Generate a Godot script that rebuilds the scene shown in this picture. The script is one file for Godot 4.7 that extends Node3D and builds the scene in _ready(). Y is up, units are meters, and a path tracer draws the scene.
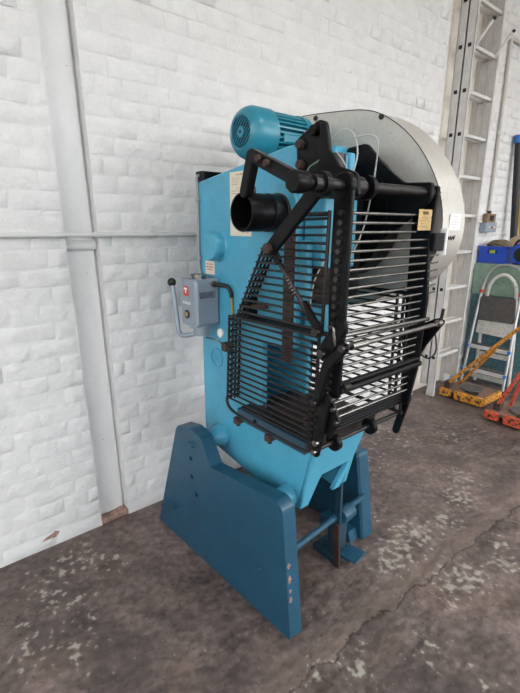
extends Node3D
# An open-back power press with interlocked guard in front of a white painted brick wall.
# Frame: x runs along the wall, y is up, z points out of the wall into the workshop.

var M := {}
var org := Vector3.ZERO
var unit_rod: CylinderMesh
var unit_hex: CylinderMesh
var rng := RandomNumberGenerator.new()
const CAM := Vector3(0.0, 1.5, 2.007)
const FPX := 440.0
var cam_basis: Basis

func _ready():
	rng.seed = 71
	camera_and_light()
	materials()
	build_room()
	build_wall()
	build_press()
	build_ladder()
	build_corner()
	build_skates()
	build_added_lamps()

# ------------------------------------------------------------------ camera and light
func camera_and_light():
	var ang := atan2(548.0, sqrt(FPX * FPX + 122.0 * 122.0))
	var pitch := atan(122.0 / FPX)
	var roll := deg_to_rad(0.3)
	var f0 := Vector3(cos(ang), 0, -sin(ang))
	var r0 := Vector3(sin(ang), 0, cos(ang))
	var f := f0 * cos(pitch) - Vector3.UP * sin(pitch)
	var u0 := Vector3.UP * cos(pitch) + f0 * sin(pitch)
	var r := r0 * cos(roll) + u0 * sin(roll)
	var u := u0 * cos(roll) - r0 * sin(roll)
	cam_basis = Basis(r, u, -f)
	var cam := Camera3D.new()
	cam.name = "camera"
	cam.fov = rad_to_deg(2.0 * atan(346.5 / FPX))
	cam.near = 0.05
	cam.far = 100.0
	cam.transform = Transform3D(cam_basis, CAM)
	add_child(cam)
	cam.current = true
	var we := WorldEnvironment.new()
	we.name = "world_environment"
	var e := Environment.new()
	var sm := ProceduralSkyMaterial.new()
	sm.sky_top_color = Color(0.87, 0.89, 0.915)
	sm.sky_horizon_color = Color(0.93, 0.94, 0.945)
	sm.ground_horizon_color = Color(0.62, 0.62, 0.61)
	sm.ground_bottom_color = Color(0.42, 0.41, 0.39)
	sm.sun_angle_max = 1.0
	var sky := Sky.new()
	sky.sky_material = sm
	e.background_mode = Environment.BG_SKY
	e.sky = sky
	e.background_energy_multiplier = 5.0
	e.ambient_light_source = Environment.AMBIENT_SOURCE_DISABLED
	e.tonemap_mode = Environment.TONE_MAPPER_LINEAR
	e.tonemap_exposure = 1.46
	e.sdfgi_enabled = true
	e.ssao_enabled = true
	e.ssil_enabled = true
	we.environment = e
	add_child(we)

# ------------------------------------------------------------------ mesh helpers
func tri(st: SurfaceTool, a: Vector3, b: Vector3, c: Vector3, n: Vector3):
	if (b - a).cross(c - a).dot(n) > 0.0:
		var t := b; b = c; c = t
	st.set_normal(n); st.add_vertex(a - org)
	st.set_normal(n); st.add_vertex(b - org)
	st.set_normal(n); st.add_vertex(c - org)

func tri3(st: SurfaceTool, a: Vector3, b: Vector3, c: Vector3, na: Vector3, nb: Vector3, nc: Vector3):
	if (b - a).cross(c - a).dot(na + nb + nc) > 0.0:
		var t := b; b = c; c = t
		var q := nb; nb = nc; nc = q
	st.set_normal(na); st.add_vertex(a - org)
	st.set_normal(nb); st.add_vertex(b - org)
	st.set_normal(nc); st.add_vertex(c - org)

func quad(st: SurfaceTool, a: Vector3, b: Vector3, c: Vector3, d: Vector3, n: Vector3):
	tri(st, a, b, c, n)
	tri(st, a, c, d, n)

func new_st() -> SurfaceTool:
	var st := SurfaceTool.new()
	st.begin(Mesh.PRIMITIVE_TRIANGLES)
	return st

func put(called: String, mesh: Mesh, mat: Material, parent: Node, xf := Transform3D.IDENTITY) -> MeshInstance3D:
	var o := MeshInstance3D.new()
	o.name = called
	o.mesh = mesh
	o.material_override = mat
	o.transform = xf
	o.cast_shadow = GeometryInstance3D.SHADOW_CASTING_SETTING_ON
	parent.add_child(o, true)
	return o

func group_node(called: String, parent: Node) -> Node3D:
	var o := Node3D.new()
	o.name = called
	parent.add_child(o, true)
	return o

func thing(called: String, label: String, category: String, at: Vector3, group := "") -> Node3D:
	var o := Node3D.new()
	o.name = called
	o.position = at
	org = at
	o.set_meta("label", label)
	o.set_meta("category", category)
	if group != "":
		o.set_meta("group", group)
	add_child(o, true)
	return o

func p3(plane: String, a: float, b: float, c: float) -> Vector3:
	if plane == "x":
		return Vector3(c, b, a)      # polygon given as (z, y)
	if plane == "z":
		return Vector3(a, b, c)      # polygon given as (x, y)
	return Vector3(a, c, b)          # polygon given as (x, z)

# a bevelled slab: polygon extruded between c0 and c1 along the plane's normal
func slab(st: SurfaceTool, poly: PackedVector2Array, plane: String, c0: float, c1: float, bev := 0.003, skew := 0.0):
	var n := poly.size()
	var cw := Geometry2D.is_polygon_clockwise(poly)
	var ins := PackedVector2Array()
	var nrm: Array[Vector2] = []
	for i in n:
		var d := (poly[(i + 1) % n] - poly[i]).normalized()
		var o := Vector2(d.y, -d.x)
		if cw:
			o = -o
		nrm.append(o)
	# find the sign that points outward
	var area := 0.0
	for i in n:
		var a := poly[i]
		var b := poly[(i + 1) % n]
		area += a.x * b.y - b.x * a.y
	for i in n:
		var d := (poly[(i + 1) % n] - poly[i]).normalized()
		nrm[i] = Vector2(d.y, -d.x) if area > 0 else Vector2(-d.y, d.x)
	for i in n:
		var n0 := nrm[(i + n - 1) % n]
		var n1 := nrm[i]
		var m := n0 + n1
		var l := m.length_squared()
		if l < 0.3:
			ins.append(poly[i] - n1 * bev)
		else:
			ins.append(poly[i] - m * (2.0 * bev / l))
	var lo := minf(c0, c1)
	var hi := maxf(c0, c1)
	var ax := p3(plane, 0, 0, 1)
	var k := func(q: Vector2, c: float) -> Vector3:
		return p3(plane, q.x, q.y, c + skew * q.x)
	var idx := Geometry2D.triangulate_polygon(ins)
	if idx.is_empty():
		idx = Geometry2D.triangulate_polygon(poly)
		ins = poly.duplicate()
	for t in range(0, idx.size(), 3):
		tri(st, k.call(ins[idx[t]], hi), k.call(ins[idx[t + 1]], hi), k.call(ins[idx[t + 2]], hi), ax)
		tri(st, k.call(ins[idx[t]], lo), k.call(ins[idx[t + 1]], lo), k.call(ins[idx[t + 2]], lo), -ax)
	for i in n:
		var j := (i + 1) % n
		var nn := p3(plane, nrm[i].x, nrm[i].y, 0)
		quad(st, k.call(poly[i], lo + bev), k.call(poly[j], lo + bev), k.call(poly[j], hi - bev), k.call(poly[i], hi - bev), nn)
		if bev > 0.0:
			quad(st, k.call(poly[i], hi - bev), k.call(poly[j], hi - bev), k.call(ins[j], hi), k.call(ins[i], hi), (nn + ax).normalized())
			quad(st, k.call(poly[i], lo + bev), k.call(poly[j], lo + bev), k.call(ins[j], lo), k.call(ins[i], lo), (nn - ax).normalized())

func plate(called: String, poly: Array, plane: String, c0: float, c1: float, mat: Material, parent: Node, bev := 0.003, skew := 0.0) -> MeshInstance3D:
	var st := new_st()
	slab(st, PackedVector2Array(poly), plane, c0, c1, bev, skew)
	return put(called, st.commit(), mat, parent)

# polygon with rounded corners (radius per call)
func rounded(poly: Array, r: float, seg := 4) -> Array:
	var out := []
	var n := poly.size()
	for i in n:
		var p: Vector2 = poly[i]
		var a: Vector2 = poly[(i + n - 1) % n]
		var b: Vector2 = poly[(i + 1) % n]
		var da := (a - p)
		var db := (b - p)
		var rr := minf(r, minf(da.length(), db.length()) * 0.45)
		var p0 := p + da.normalized() * rr
		var p1 := p + db.normalized() * rr
		for s in seg + 1:
			var t := float(s) / seg
			out.append(p0.lerp(p, t).lerp(p.lerp(p1, t), t))
	return out

func stroke(pts: Array, w: float) -> Array:
	var big := PackedVector2Array()
	for p in pts:
		big.append(p * 1000.0)
	var r := Geometry2D.offset_polyline(big, w * 500.0, Geometry2D.JOIN_ROUND, Geometry2D.END_ROUND)
	var best := r[0]
	for q in r:
		if q.size() > best.size():
			best = q
	# thin out the arc points
	var out := []
	var last := Vector2(1e9, 1e9)
	for q in best:
		var v: Vector2 = q / 1000.0
		if v.distance_to(last) > w * 0.12:
			out.append(v)
			last = v
	if out[0].distance_to(out[-1]) < w * 0.1:
		out.pop_back()
	return out

func boxm(st: SurfaceTool, lo: Vector3, hi: Vector3, bev := 0.003):
	slab(st, PackedVector2Array([Vector2(lo.x, lo.y), Vector2(hi.x, lo.y), Vector2(hi.x, hi.y), Vector2(lo.x, hi.y)]), "z", lo.z, hi.z, bev)

func box(called: String, lo: Vector3, hi: Vector3, mat: Material, parent: Node, bev := 0.003) -> MeshInstance3D:
	var st := new_st()
	boxm(st, lo, hi, bev)
	return put(called, st.commit(), mat, parent)

# bar with square section between two points
func bar(called: String, a: Vector3, b: Vector3, w: float, h: float, side: Vector3, mat: Material, parent: Node) -> MeshInstance3D:
	var y := (b - a).normalized()
	var x := (side - y * side.dot(y)).normalized()
	var z := x.cross(y).normalized()
	var st := new_st()
	var keep := org
	org = Vector3.ZERO
	var l := (b - a).length() * 0.5
	boxm(st, Vector3(-w * 0.5, -l, -h * 0.5), Vector3(w * 0.5, l, h * 0.5), minf(w, h) * 0.12)
	org = keep
	return put(called, st.commit(), mat, parent, Transform3D(Basis(x, y, z), (a + b) * 0.5 - org))

func along(a: Vector3, b: Vector3, r: float) -> Transform3D:
	var y := b - a
	var yn := y.normalized()
	var x := yn.cross(Vector3(0.31, 0.2, 0.93)).normalized()
	var z := x.cross(yn)
	return Transform3D(Basis(x * r, y, z * r), (a + b) * 0.5 - org)

func rod(called: String, a: Vector3, b: Vector3, r: float, mat: Material, parent: Node) -> MeshInstance3D:
	return put(called, unit_rod, mat, parent, along(a, b, r))

func hexnut(called: String, a: Vector3, b: Vector3, r: float, mat: Material, parent: Node) -> MeshInstance3D:
	return put(called, unit_hex, mat, parent, along(a, b, r))

# lathe: profile of (radius, distance along axis)
func lathe(called: String, prof: Array, at: Vector3, axis: Vector3, mat: Material, parent: Node, seg := 24) -> MeshInstance3D:
	var st := new_st()
	lathe_st(st, prof, at, axis, seg)
	return put(called, st.commit(), mat, parent)

func lathe_st(st: SurfaceTool, prof: Array, at: Vector3, axis: Vector3, seg := 24):
	var ay := axis.normalized()
	var ux := ay.cross(Vector3(0.13, 0.5, 0.83)).normalized()
	var uz := ux.cross(ay)
	var m := prof.size() - 1
	var sn: Array[Vector2] = []
	for i in m:
		var d: Vector2 = (prof[i + 1] - prof[i]).normalized()
		sn.append(Vector2(d.y, -d.x))   # (radial, axial), outward when walking +axis
	for i in m:
		var pa: Vector2 = prof[i]
		var pb: Vector2 = prof[i + 1]
		var na := sn[i]
		var nb := sn[i]
		if i > 0 and sn[i - 1].dot(sn[i]) > 0.75:
			na = (sn[i - 1] + sn[i]).normalized()
		if i < m - 1 and sn[i + 1].dot(sn[i]) > 0.75:
			nb = (sn[i + 1] + sn[i]).normalized()
		for s in seg:
			var t0 := TAU * s / seg
			var t1 := TAU * (s + 1) / seg
			var d0 := ux * cos(t0) + uz * sin(t0)
			var d1 := ux * cos(t1) + uz * sin(t1)
			var a := at + d0 * pa.x + ay * pa.y
			var b := at + d1 * pa.x + ay * pa.y
			var c := at + d1 * pb.x + ay * pb.y
			var d := at + d0 * pb.x + ay * pb.y
			var n_a := d0 * na.x + ay * na.y
			var n_b := d1 * na.x + ay * na.y
			var n_c := d1 * nb.x + ay * nb.y
			var n_d := d0 * nb.x + ay * nb.y
			if pa.x > 1e-6:
				tri3(st, a, b, c, n_a, n_b, n_c)
			if pb.x > 1e-6:
				tri3(st, a, c, d, n_a, n_c, n_d)

func disc(called: String, at: Vector3, axis: Vector3, r: float, l: float, mat: Material, parent: Node, seg := 20) -> MeshInstance3D:
	var b := minf(r, l) * 0.15
	return lathe(called, [Vector2(0, 0), Vector2(r - b, 0), Vector2(r, b), Vector2(r, l - b), Vector2(r - b, l), Vector2(0, l)], at, axis, mat, parent, seg)

func bolt(called: String, at: Vector3, axis: Vector3, r: float, l: float, mat: Material, parent: Node) -> MeshInstance3D:
	return hexnut(called, at, at + axis.normalized() * l, r, mat, parent)

# swept tube through smoothed points
func tube(called: String, pts: Array, r: float, mat: Material, parent: Node, sub := 5, seg := 8) -> MeshInstance3D:
	var st := new_st()
	tube_st(st, pts, r, sub, seg)
	return put(called, st.commit(), mat, parent)

func tube_st(st: SurfaceTool, pts: Array, r: float, sub := 5, seg := 8):
	var path: Array[Vector3] = []
	var n := pts.size()
	for i in n - 1:
		var p0: Vector3 = pts[maxi(i - 1, 0)]
		var p1: Vector3 = pts[i]
		var p2: Vector3 = pts[i + 1]
		var pp: Vector3 = pts[mini(i + 2, n - 1)]
		for s in sub:
			path.append(p1.cubic_interpolate(p2, p0, pp, float(s) / sub))
	path.append(pts[n - 1])
	var tprev := Vector3.ZERO
	var ux := Vector3.ZERO
	var rings := []
	for i in path.size():
		var t := (path[mini(i + 1, path.size() - 1)] - path[maxi(i - 1, 0)]).normalized()
		if i == 0:
			ux = t.cross(Vector3(0.3, 0.2, 0.93)).normalized()
		else:
			ux = (ux - t * ux.dot(t)).normalized()
		var uz := ux.cross(t)
		var ring := []
		for s in seg:
			var a := TAU * s / seg
			ring.append(ux * cos(a) + uz * sin(a))
		rings.append(ring)
	for i in path.size() - 1:
		for s in seg:
			var s2 := (s + 1) % seg
			var a: Vector3 = rings[i][s]
			var b: Vector3 = rings[i][s2]
			var c: Vector3 = rings[i + 1][s2]
			var d: Vector3 = rings[i + 1][s]
			tri3(st, path[i] + a * r, path[i] + b * r, path[i + 1] + c * r, a, b, c)
			tri3(st, path[i] + a * r, path[i + 1] + c * r, path[i + 1] + d * r, a, c, d)
	for e in [0, path.size() - 1]:
		var nn: Vector3 = (path[0] - path[1]).normalized() if e == 0 else (path[-1] - path[-2]).normalized()
		for s in range(1, seg - 1):
			tri(st, path[e] + rings[e][0] * r, path[e] + rings[e][s] * r, path[e] + rings[e][s + 1] * r, nn)

# a printed flat label, 1.5 mm thick: centre, right and up directions
func label_plate(called: String, c: Vector3, ux: Vector3, uy: Vector3, w: float, h: float, mat: Material, parent: Node) -> MeshInstance3D:
	var n := ux.cross(uy).normalized()
	var st := new_st()
	var t := 0.0015
	var q := [c - ux * w * 0.5 - uy * h * 0.5, c + ux * w * 0.5 - uy * h * 0.5, c + ux * w * 0.5 + uy * h * 0.5, c - ux * w * 0.5 + uy * h * 0.5]
	var uv := [Vector2(0, 1), Vector2(1, 1), Vector2(1, 0), Vector2(0, 0)]
	for k in [[0, 2, 1], [0, 3, 2]]:
		for i in k:
			st.set_normal(n); st.set_uv(uv[i]); st.add_vertex(q[i] + n * t - org)
	for i in 4:
		var j: int = (i + 1) % 4
		var sn: Vector3 = ((q[i] + q[j]) * 0.5 - c).normalized()
		st.set_uv(Vector2(0.01, 0.01))
		quad(st, q[i], q[j], q[j] + n * t, q[i] + n * t, sn)
	return put(called, st.commit(), mat, parent)

# a solid with openings cut through it
func carved(o: MeshInstance3D, cutters: Array) -> CSGMesh3D:
	var root := CSGMesh3D.new()
	root.name = o.name
	root.mesh = o.mesh
	root.material = o.material_override
	root.transform = o.transform
	var par := o.get_parent()
	par.remove_child(o)
	o.free()
	par.add_child(root, true)
	for c in cutters:
		c.operation = CSGShape3D.OPERATION_SUBTRACTION
		c.name = "opening"
		c.material = root.material
		root.add_child(c, true)
	return root

func drill(at: Vector3, r: float, depth: float) -> CSGCylinder3D:
	var c := CSGCylinder3D.new()
	c.radius = r
	c.height = depth
	c.sides = 16
	c.transform = Transform3D(Basis(Vector3(0, 0, 1), PI / 2), at - org)
	return c

func notch(lo: Vector3, hi: Vector3) -> CSGBox3D:
	var c := CSGBox3D.new()
	c.size = hi - lo
	c.position = (lo + hi) * 0.5 - org
	return c

# ------------------------------------------------------------------ textures and materials
func noise_img(seed_: int, freq: float, size: int, octaves := 4) -> Image:
	var n := FastNoiseLite.new()
	n.seed = seed_
	n.noise_type = FastNoiseLite.TYPE_SIMPLEX_SMOOTH
	n.frequency = freq
	n.fractal_octaves = octaves
	return n.get_seamless_image(size, size)

func noise_bytes(seed_: int, freq: float, size: int, octaves := 4) -> PackedByteArray:
	var im := noise_img(seed_, freq, size, octaves)
	im.convert(Image.FORMAT_L8)
	return im.get_data()

# base colour broken up by mottling, with chips of a second colour where a fine noise peaks
func paint_tex(base: Color, vary: float, chip: Color, chip_level: float, seed_: int, size := 512, chip_freq := 0.035) -> ImageTexture:
	var a := noise_bytes(seed_, 0.008, size)
	var b := noise_bytes(seed_ + 7, 0.06, size, 3)
	var c := noise_bytes(seed_ + 13, chip_freq, size, 5)
	var out := PackedByteArray()
	out.resize(size * size * 3)
	for i in size * size:
		var m := 1.0 + vary * ((a[i] - 128) / 128.0 * 0.7 + (b[i] - 128) / 128.0 * 0.5)
		var col := base
		var r := base.r * m
		var g := base.g * m
		var bl := base.b * m
		if c[i] > chip_level:
			var t := minf(1.0, (c[i] - chip_level) / 10.0)
			r = lerpf(r, chip.r, t); g = lerpf(g, chip.g, t); bl = lerpf(bl, chip.b, t)
		out[i * 3] = int(clampf(r, 0, 1) * 255)
		out[i * 3 + 1] = int(clampf(g, 0, 1) * 255)
		out[i * 3 + 2] = int(clampf(bl, 0, 1) * 255)
	return ImageTexture.create_from_image(Image.create_from_data(size, size, false, Image.FORMAT_RGB8, out))

func normal_tex(seed_: int, freq: float, strength: float, size := 512, octaves := 5) -> ImageTexture:
	var im := noise_img(seed_, freq, size, octaves)
	im.convert(Image.FORMAT_RGBA8)
	im.bump_map_to_normal_map(strength)
	return ImageTexture.create_from_image(im)

func mat_tex(tex: Texture2D, scale: float, rough: float, metal := 0.0, nrm: Texture2D = null, nscale := 1.0) -> StandardMaterial3D:
	var m := StandardMaterial3D.new()
	m.albedo_texture = tex
	m.uv1_triplanar = true
	m.uv1_world_triplanar = true
	m.uv1_scale = Vector3.ONE * scale
	m.roughness = rough
	m.metallic = metal
	if nrm:
		m.normal_enabled = true
		m.normal_texture = nrm
		m.normal_scale = nscale
	return m

func plain(c: Color, rough: float, metal := 0.0) -> StandardMaterial3D:
	var m := StandardMaterial3D.new()
	m.albedo_color = c
	m.roughness = rough
	m.metallic = metal
	return m

func print_mat(w: int, h: int, bg: Color, ink: Color, rows: Array) -> StandardMaterial3D:
	# rows: [y0, y1, x0, x1, dash] in 0..1; lines of small unreadable print
	var im := Image.create(w, h, false, Image.FORMAT_RGB8)
	im.fill(bg)
	var g := RandomNumberGenerator.new()
	g.seed = w * 31 + h
	for r in rows:
		var x := int(r[2] * w)
		while x < int(r[3] * w):
			var l := g.randi_range(2, int(r[4]))
			l = mini(l, int(r[3] * w) - x)
			if l > 0:
				im.fill_rect(Rect2i(x, int(r[0] * h), l, maxi(1, int((r[1] - r[0]) * h))), ink)
			x += l + g.randi_range(1, 2)
	var m := StandardMaterial3D.new()
	m.albedo_texture = ImageTexture.create_from_image(im)
	m.roughness = 0.5
	return m

func materials():
	unit_rod = CylinderMesh.new()
	unit_rod.top_radius = 1.0; unit_rod.bottom_radius = 1.0; unit_rod.height = 1.0
	unit_rod.radial_segments = 10; unit_rod.rings = 0
	unit_hex = CylinderMesh.new()
	unit_hex.top_radius = 0.9; unit_hex.bottom_radius = 1.0; unit_hex.height = 1.0
	unit_hex.radial_segments = 6; unit_hex.rings = 0
	var fine := normal_tex(5, 0.03, 2.0)
	var rough_n := normal_tex(9, 0.022, 7.0, 512, 6)
	M.wall = mat_tex(paint_tex(Color8(216, 214, 212), 0.035, Color8(150, 140, 130), 226, 21, 1024, 0.09), 0.9, 0.75, 0.0, rough_n, 0.42)
	M.column = mat_tex(paint_tex(Color8(216, 215, 214), 0.02, Color8(140, 130, 120), 228, 33, 512, 0.05), 1.2, 0.6, 0.0, fine, 0.3)
	M.cream = mat_tex(paint_tex(Color8(222, 215, 203), 0.07, Color8(150, 140, 124), 222, 35), 1.2, 0.7, 0.0, rough_n, 0.5)
	M.brick_bare = mat_tex(paint_tex(Color8(146, 112, 100), 0.2, Color8(190, 176, 168), 160, 36), 6.0, 0.9, 0.0, rough_n, 1.0)
	M.body = mat_tex(paint_tex(Color8(76, 158, 186), 0.05, Color8(96, 78, 66), 236, 41, 512, 0.02), 1.3, 0.34, 0.0, fine, 0.12)
	M.leg = mat_tex(paint_tex(Color8(30, 75, 97), 0.09, Color8(120, 82, 66), 236, 51, 512, 0.02), 1.5, 0.38, 0.0, fine, 0.15)
	M.motor = mat_tex(paint_tex(Color8(42, 124, 143), 0.08, Color8(60, 58, 55), 226, 61), 3.0, 0.3, 0.0, fine, 0.12)
	M.black = mat_tex(paint_tex(Color8(15, 15, 17), 0.2, Color8(62, 56, 52), 232, 71), 3.0, 0.34, 0.0, fine, 0.2)
	M.black.metallic_specular = 0.3
	M.bolt = plain(Color8(74, 71, 69), 0.3, 0.8)
	M.black_rod = mat_tex(paint_tex(Color8(17, 16, 17), 0.2, Color8(80, 66, 58), 226, 72), 3.0, 0.4)
	M.steel = mat_tex(paint_tex(Color8(140, 137, 133), 0.15, Color8(80, 66, 56), 222, 81), 4.0, 0.24, 0.95)
	M.oily = mat_tex(paint_tex(Color8(54, 51, 50), 0.25, Color8(84, 60, 48), 214, 82), 4.0, 0.34, 0.7)
	M.rust = mat_tex(paint_tex(Color8(66, 49, 42), 0.3, Color8(98, 68, 52), 185, 83), 6.0, 0.7, 0.2, rough_n, 0.5)
	M.table = mat_tex(paint_tex(Color8(52, 45, 42), 0.3, Color8(96, 68, 54), 190, 84), 3.0, 0.55, 0.3)
	M.cover = mat_tex(paint_tex(Color8(208, 204, 196), 0.05, Color8(120, 112, 100), 228, 91), 1.6, 0.38, 0.5, fine, 0.1)
	M.dark_blue = plain(Color8(34, 62, 78), 0.45)
	M.fan = plain(Color8(58, 60, 62), 0.6)
	M.rubber = plain(Color8(20, 20, 21), 0.5)
	M.grey_box = mat_tex(paint_tex(Color8(140, 150, 160), 0.04, Color8(90, 92, 96), 235, 95), 4.0, 0.38, 0.2, fine, 0.1)
	M.pvc = plain(Color8(206, 206, 203), 0.45)
	M.pipe = plain(Color8(188, 182, 174), 0.5)
	M.grey_pvc = plain(Color8(150, 152, 152), 0.5)
	M.clear_hose = plain(Color8(176, 176, 170), 0.3)
	M.brass = mat_tex(paint_tex(Color8(186, 158, 104), 0.12, Color8(120, 96, 60), 180, 97), 6.0, 0.45, 0.3)
	M.yellow_sleeve = plain(Color8(176, 140, 62), 0.5)
	M.alu = mat_tex(paint_tex(Color8(206, 203, 200), 0.07, Color8(120, 116, 112), 226, 101, 512, 0.05), 2.0, 0.46, 0.15, fine, 0.15)
	M.alu_tube = plain(Color8(176, 175, 174), 0.34, 0.7)
	M.dark = plain(Color8(14, 14, 15), 0.8)
	M.red = plain(Color8(196, 52, 46), 0.5)
	M.white = plain(Color8(232, 230, 226), 0.5)
	M.blue_plastic = plain(Color8(30, 72, 176), 0.4)
	M.blue_cap = plain(Color8(38, 104, 184), 0.4)
	M.green = mat_tex(paint_tex(Color8(132, 156, 138), 0.08, Color8(70, 84, 72), 196, 111), 2.0, 0.55)
	M.teal = mat_tex(paint_tex(Color8(62, 104, 118), 0.12, Color8(128, 124, 84), 172, 113), 2.0, 0.6)
	M.step_pad = mat_tex(paint_tex(Color8(82, 78, 76), 0.12, Color8(120, 116, 110), 186, 115, 512, 0.09), 3.0, 0.85)
	M.step_white = mat_tex(paint_tex(Color8(206, 203, 196), 0.08, Color8(110, 98, 84), 190, 117, 512, 0.03), 3.0, 0.5)
	M.yellow = mat_tex(paint_tex(Color8(210, 142, 46), 0.15, Color8(84, 58, 42), 158, 121, 512, 0.02), 3.0, 0.5)
	M.orange_red = mat_tex(paint_tex(Color8(206, 84, 54), 0.15, Color8(84, 56, 48), 158, 123, 512, 0.02), 3.0, 0.5)
	M.skate_top = mat_tex(paint_tex(Color8(126, 100, 84), 0.2, Color8(84, 64, 54), 150, 125), 3.0, 0.7)
	M.card = mat_tex(paint_tex(Color8(170, 148, 116), 0.1, Color8(120, 100, 80), 180, 127), 4.0, 0.8)
	M.rope = mat_tex(paint_tex(Color8(128, 112, 92), 0.25, Color8(80, 70, 60), 150, 128), 8.0, 0.85)
	M.wood = mat_tex(paint_tex(Color8(132, 108, 84), 0.2, Color8(84, 66, 50), 170, 129), 5.0, 0.7)
	M.mustard = plain(Color8(196, 156, 52), 0.6)
	M.ceiling = plain(Color8(205, 204, 200), 0.8)
	M.block = mat_tex(paint_tex(Color8(205, 204, 202), 0.04, Color8(150, 146, 140), 200, 131), 0.8, 0.8)
	M.glass = StandardMaterial3D.new()
	M.glass.albedo_color = Color(0.9, 0.95, 0.95, 0.12)
	M.glass.transparency = BaseMaterial3D.TRANSPARENCY_ALPHA
	M.glass.roughness = 0.05
	M.glow = StandardMaterial3D.new()
	M.glow.albedo_color = Color(1, 1, 1)
	M.glow.emission_enabled = true
	M.glow.emission = Color(1.0, 0.97, 0.92)
	M.glow.emission_energy_multiplier = 3.0
	M.floor = floor_material()

func floor_material() -> StandardMaterial3D:
	# stained workshop concrete: 8.5 m x 5.3125 m of floor, 4.15 mm to the pixel
	var w := 2048
	var h := 1280
	var sc := 8.5 / w
	var ox := -2.0
	var names := [[1, 0.0035, 5], [2, 0.02, 5], [3, 0.09, 3], [4, 0.012, 6], [5, 0.085, 5], [6, 0.16, 2], [8, 0.006, 4]]
	var nz := []
	for q in names:
		var n := FastNoiseLite.new()
		n.seed = 300 + q[0]
		n.noise_type = FastNoiseLite.TYPE_SIMPLEX_SMOOTH
		n.frequency = q[1]
		n.fractal_octaves = q[2]
		var im := n.get_image(w, h, false, false, false)
		im.convert(Image.FORMAT_L8)
		nz.append(im.get_data())
	var la: PackedByteArray = nz[0]
	var lb: PackedByteArray = nz[1]
	var lc: PackedByteArray = nz[2]
	var ld: PackedByteArray = nz[3]
	var le: PackedByteArray = nz[4]
	var lf: PackedByteArray = nz[5]
	var lg: PackedByteArray = nz[6]
	# splashes of pale paint: x, z, radius, strength
	var blobs := [[1.81, 1.05, 0.11, 0.9], [1.63, 1.08, 0.10, 0.9], [1.53, 1.10, 0.07, 0.9], [2.29, 1.05, 0.10, 0.8], [2.03, 1.10, 0.08, 0.8],
		[1.94, 1.43, 0.07, 0.8], [1.73, 1.36, 0.11, 0.9], [1.61, 1.35, 0.09, 0.7], [2.07, 1.35, 0.06, 0.7], [1.29, 1.44, 0.07, 0.5], [1.03, 1.30, 0.06, 0.6],
		[1.10, 1.29, 0.04, 0.7], [0.92, 1.23, 0.05, 0.7], [0.28, 0.32, 0.16, 0.5], [0.45, 0.17, 0.14, 0.55], [0.55, 0.25, 0.10, 0.5], [0.30, 0.60, 0.12, 0.4],
		[2.66, 0.30, 0.30, 0.35], [2.2, 0.5, 0.25, 0.35], [3.0, 0.6, 0.3, 0.3], [0.86, 1.42, 0.05, 0.5], [1.32, 1.62, 0.05, 0.6], [2.5, 0.95, 0.12, 0.6], [1.75, 0.75, 0.12, 0.5], [0.15, 0.5, 0.12, 0.45]]
	var field := PackedFloat32Array()
	field.resize(w * h)
	for b in blobs:
		var cx := int((b[0] - ox) / sc)
		var cy := int(b[1] / sc)
		var rr := int(b[2] / sc * 1.6)
		for y in range(maxi(0, cy - rr), mini(h, cy + rr)):
			for x in range(maxi(0, cx - rr), mini(w, cx + rr)):
				var d := Vector2(x - cx, y - cy).length() / rr
				if d < 1.0:
					field[y * w + x] = maxf(field[y * w + x], (1.0 - d) * b[3])
	var out := PackedByteArray()
	out.resize(w * h * 3)
	var base := Color8(104, 90, 85)
	for y in h:
		var z := y * sc
		for x in w:
			var i := y * w + x
			var wx := ox + x * sc
			var m := 1.0 + 0.30 * (la[i] - 128) / 128.0 + 0.26 * (lb[i] - 128) / 128.0 + 0.24 * (lc[i] - 128) / 128.0
			var r := base.r * m
			var g := base.g * m
			var bl := base.b * m
			# brown stains
			if ld[i] > 148:
				var t := minf(1.0, (ld[i] - 148) / 40.0) * 0.35
				r = lerpf(r, 0.36, t); g = lerpf(g, 0.29, t); bl = lerpf(bl, 0.24, t)
			# dark oil
			if lg[i] > 150:
				var t2 := minf(1.0, (lg[i] - 150) / 26.0) * 0.35
				r = lerpf(r, 0.25, t2); g = lerpf(g, 0.22, t2); bl = lerpf(bl, 0.21, t2)
			# the patched strip beside the slab joint and the joint itself
			var jz := 1.225 + 0.047 * (wx - 0.9) + (lb[i] - 128) / 128.0 * 0.035 + (le[i] - 128) / 128.0 * 0.012
			var dz := z - jz
			if dz < 0.0 and dz > -0.075 + (lc[i] - 128) / 128.0 * 0.03:
				r = lerpf(r, 0.47, 0.55); g = lerpf(g, 0.41, 0.55); bl = lerpf(bl, 0.37, 0.55)
			if absf(dz) < 0.002 + 0.004 * (lc[i] / 255.0):
				r *= 0.66; g *= 0.64; bl *= 0.64
			# pale paint
			var p := field[i] + (le[i] - 128) / 128.0 * 0.75 + (lc[i] - 128) / 128.0 * 0.35
			var s := clampf((p - 0.5) * 7.0, 0.0, 1.0) * (1.0 if field[i] > 0.02 else 0.35)
			s *= clampf(0.40 + (lc[i] - 118) / 70.0, 0.05, 0.85)
			r = lerpf(r, 0.66, s); g = lerpf(g, 0.64, s); bl = lerpf(bl, 0.59, s)
			# specks
			if lf[i] > 214 and lb[i] > 112:
				r = lerpf(r, 0.68, 0.6); g = lerpf(g, 0.66, 0.6); bl = lerpf(bl, 0.62, 0.6)
			elif lf[i] < 48:
				r *= 0.72; g *= 0.71; bl *= 0.7
			out[i * 3] = int(clampf(r, 0, 1) * 255)
			out[i * 3 + 1] = int(clampf(g, 0, 1) * 255)
			out[i * 3 + 2] = int(clampf(bl, 0, 1) * 255)
	var m2 := StandardMaterial3D.new()
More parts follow.
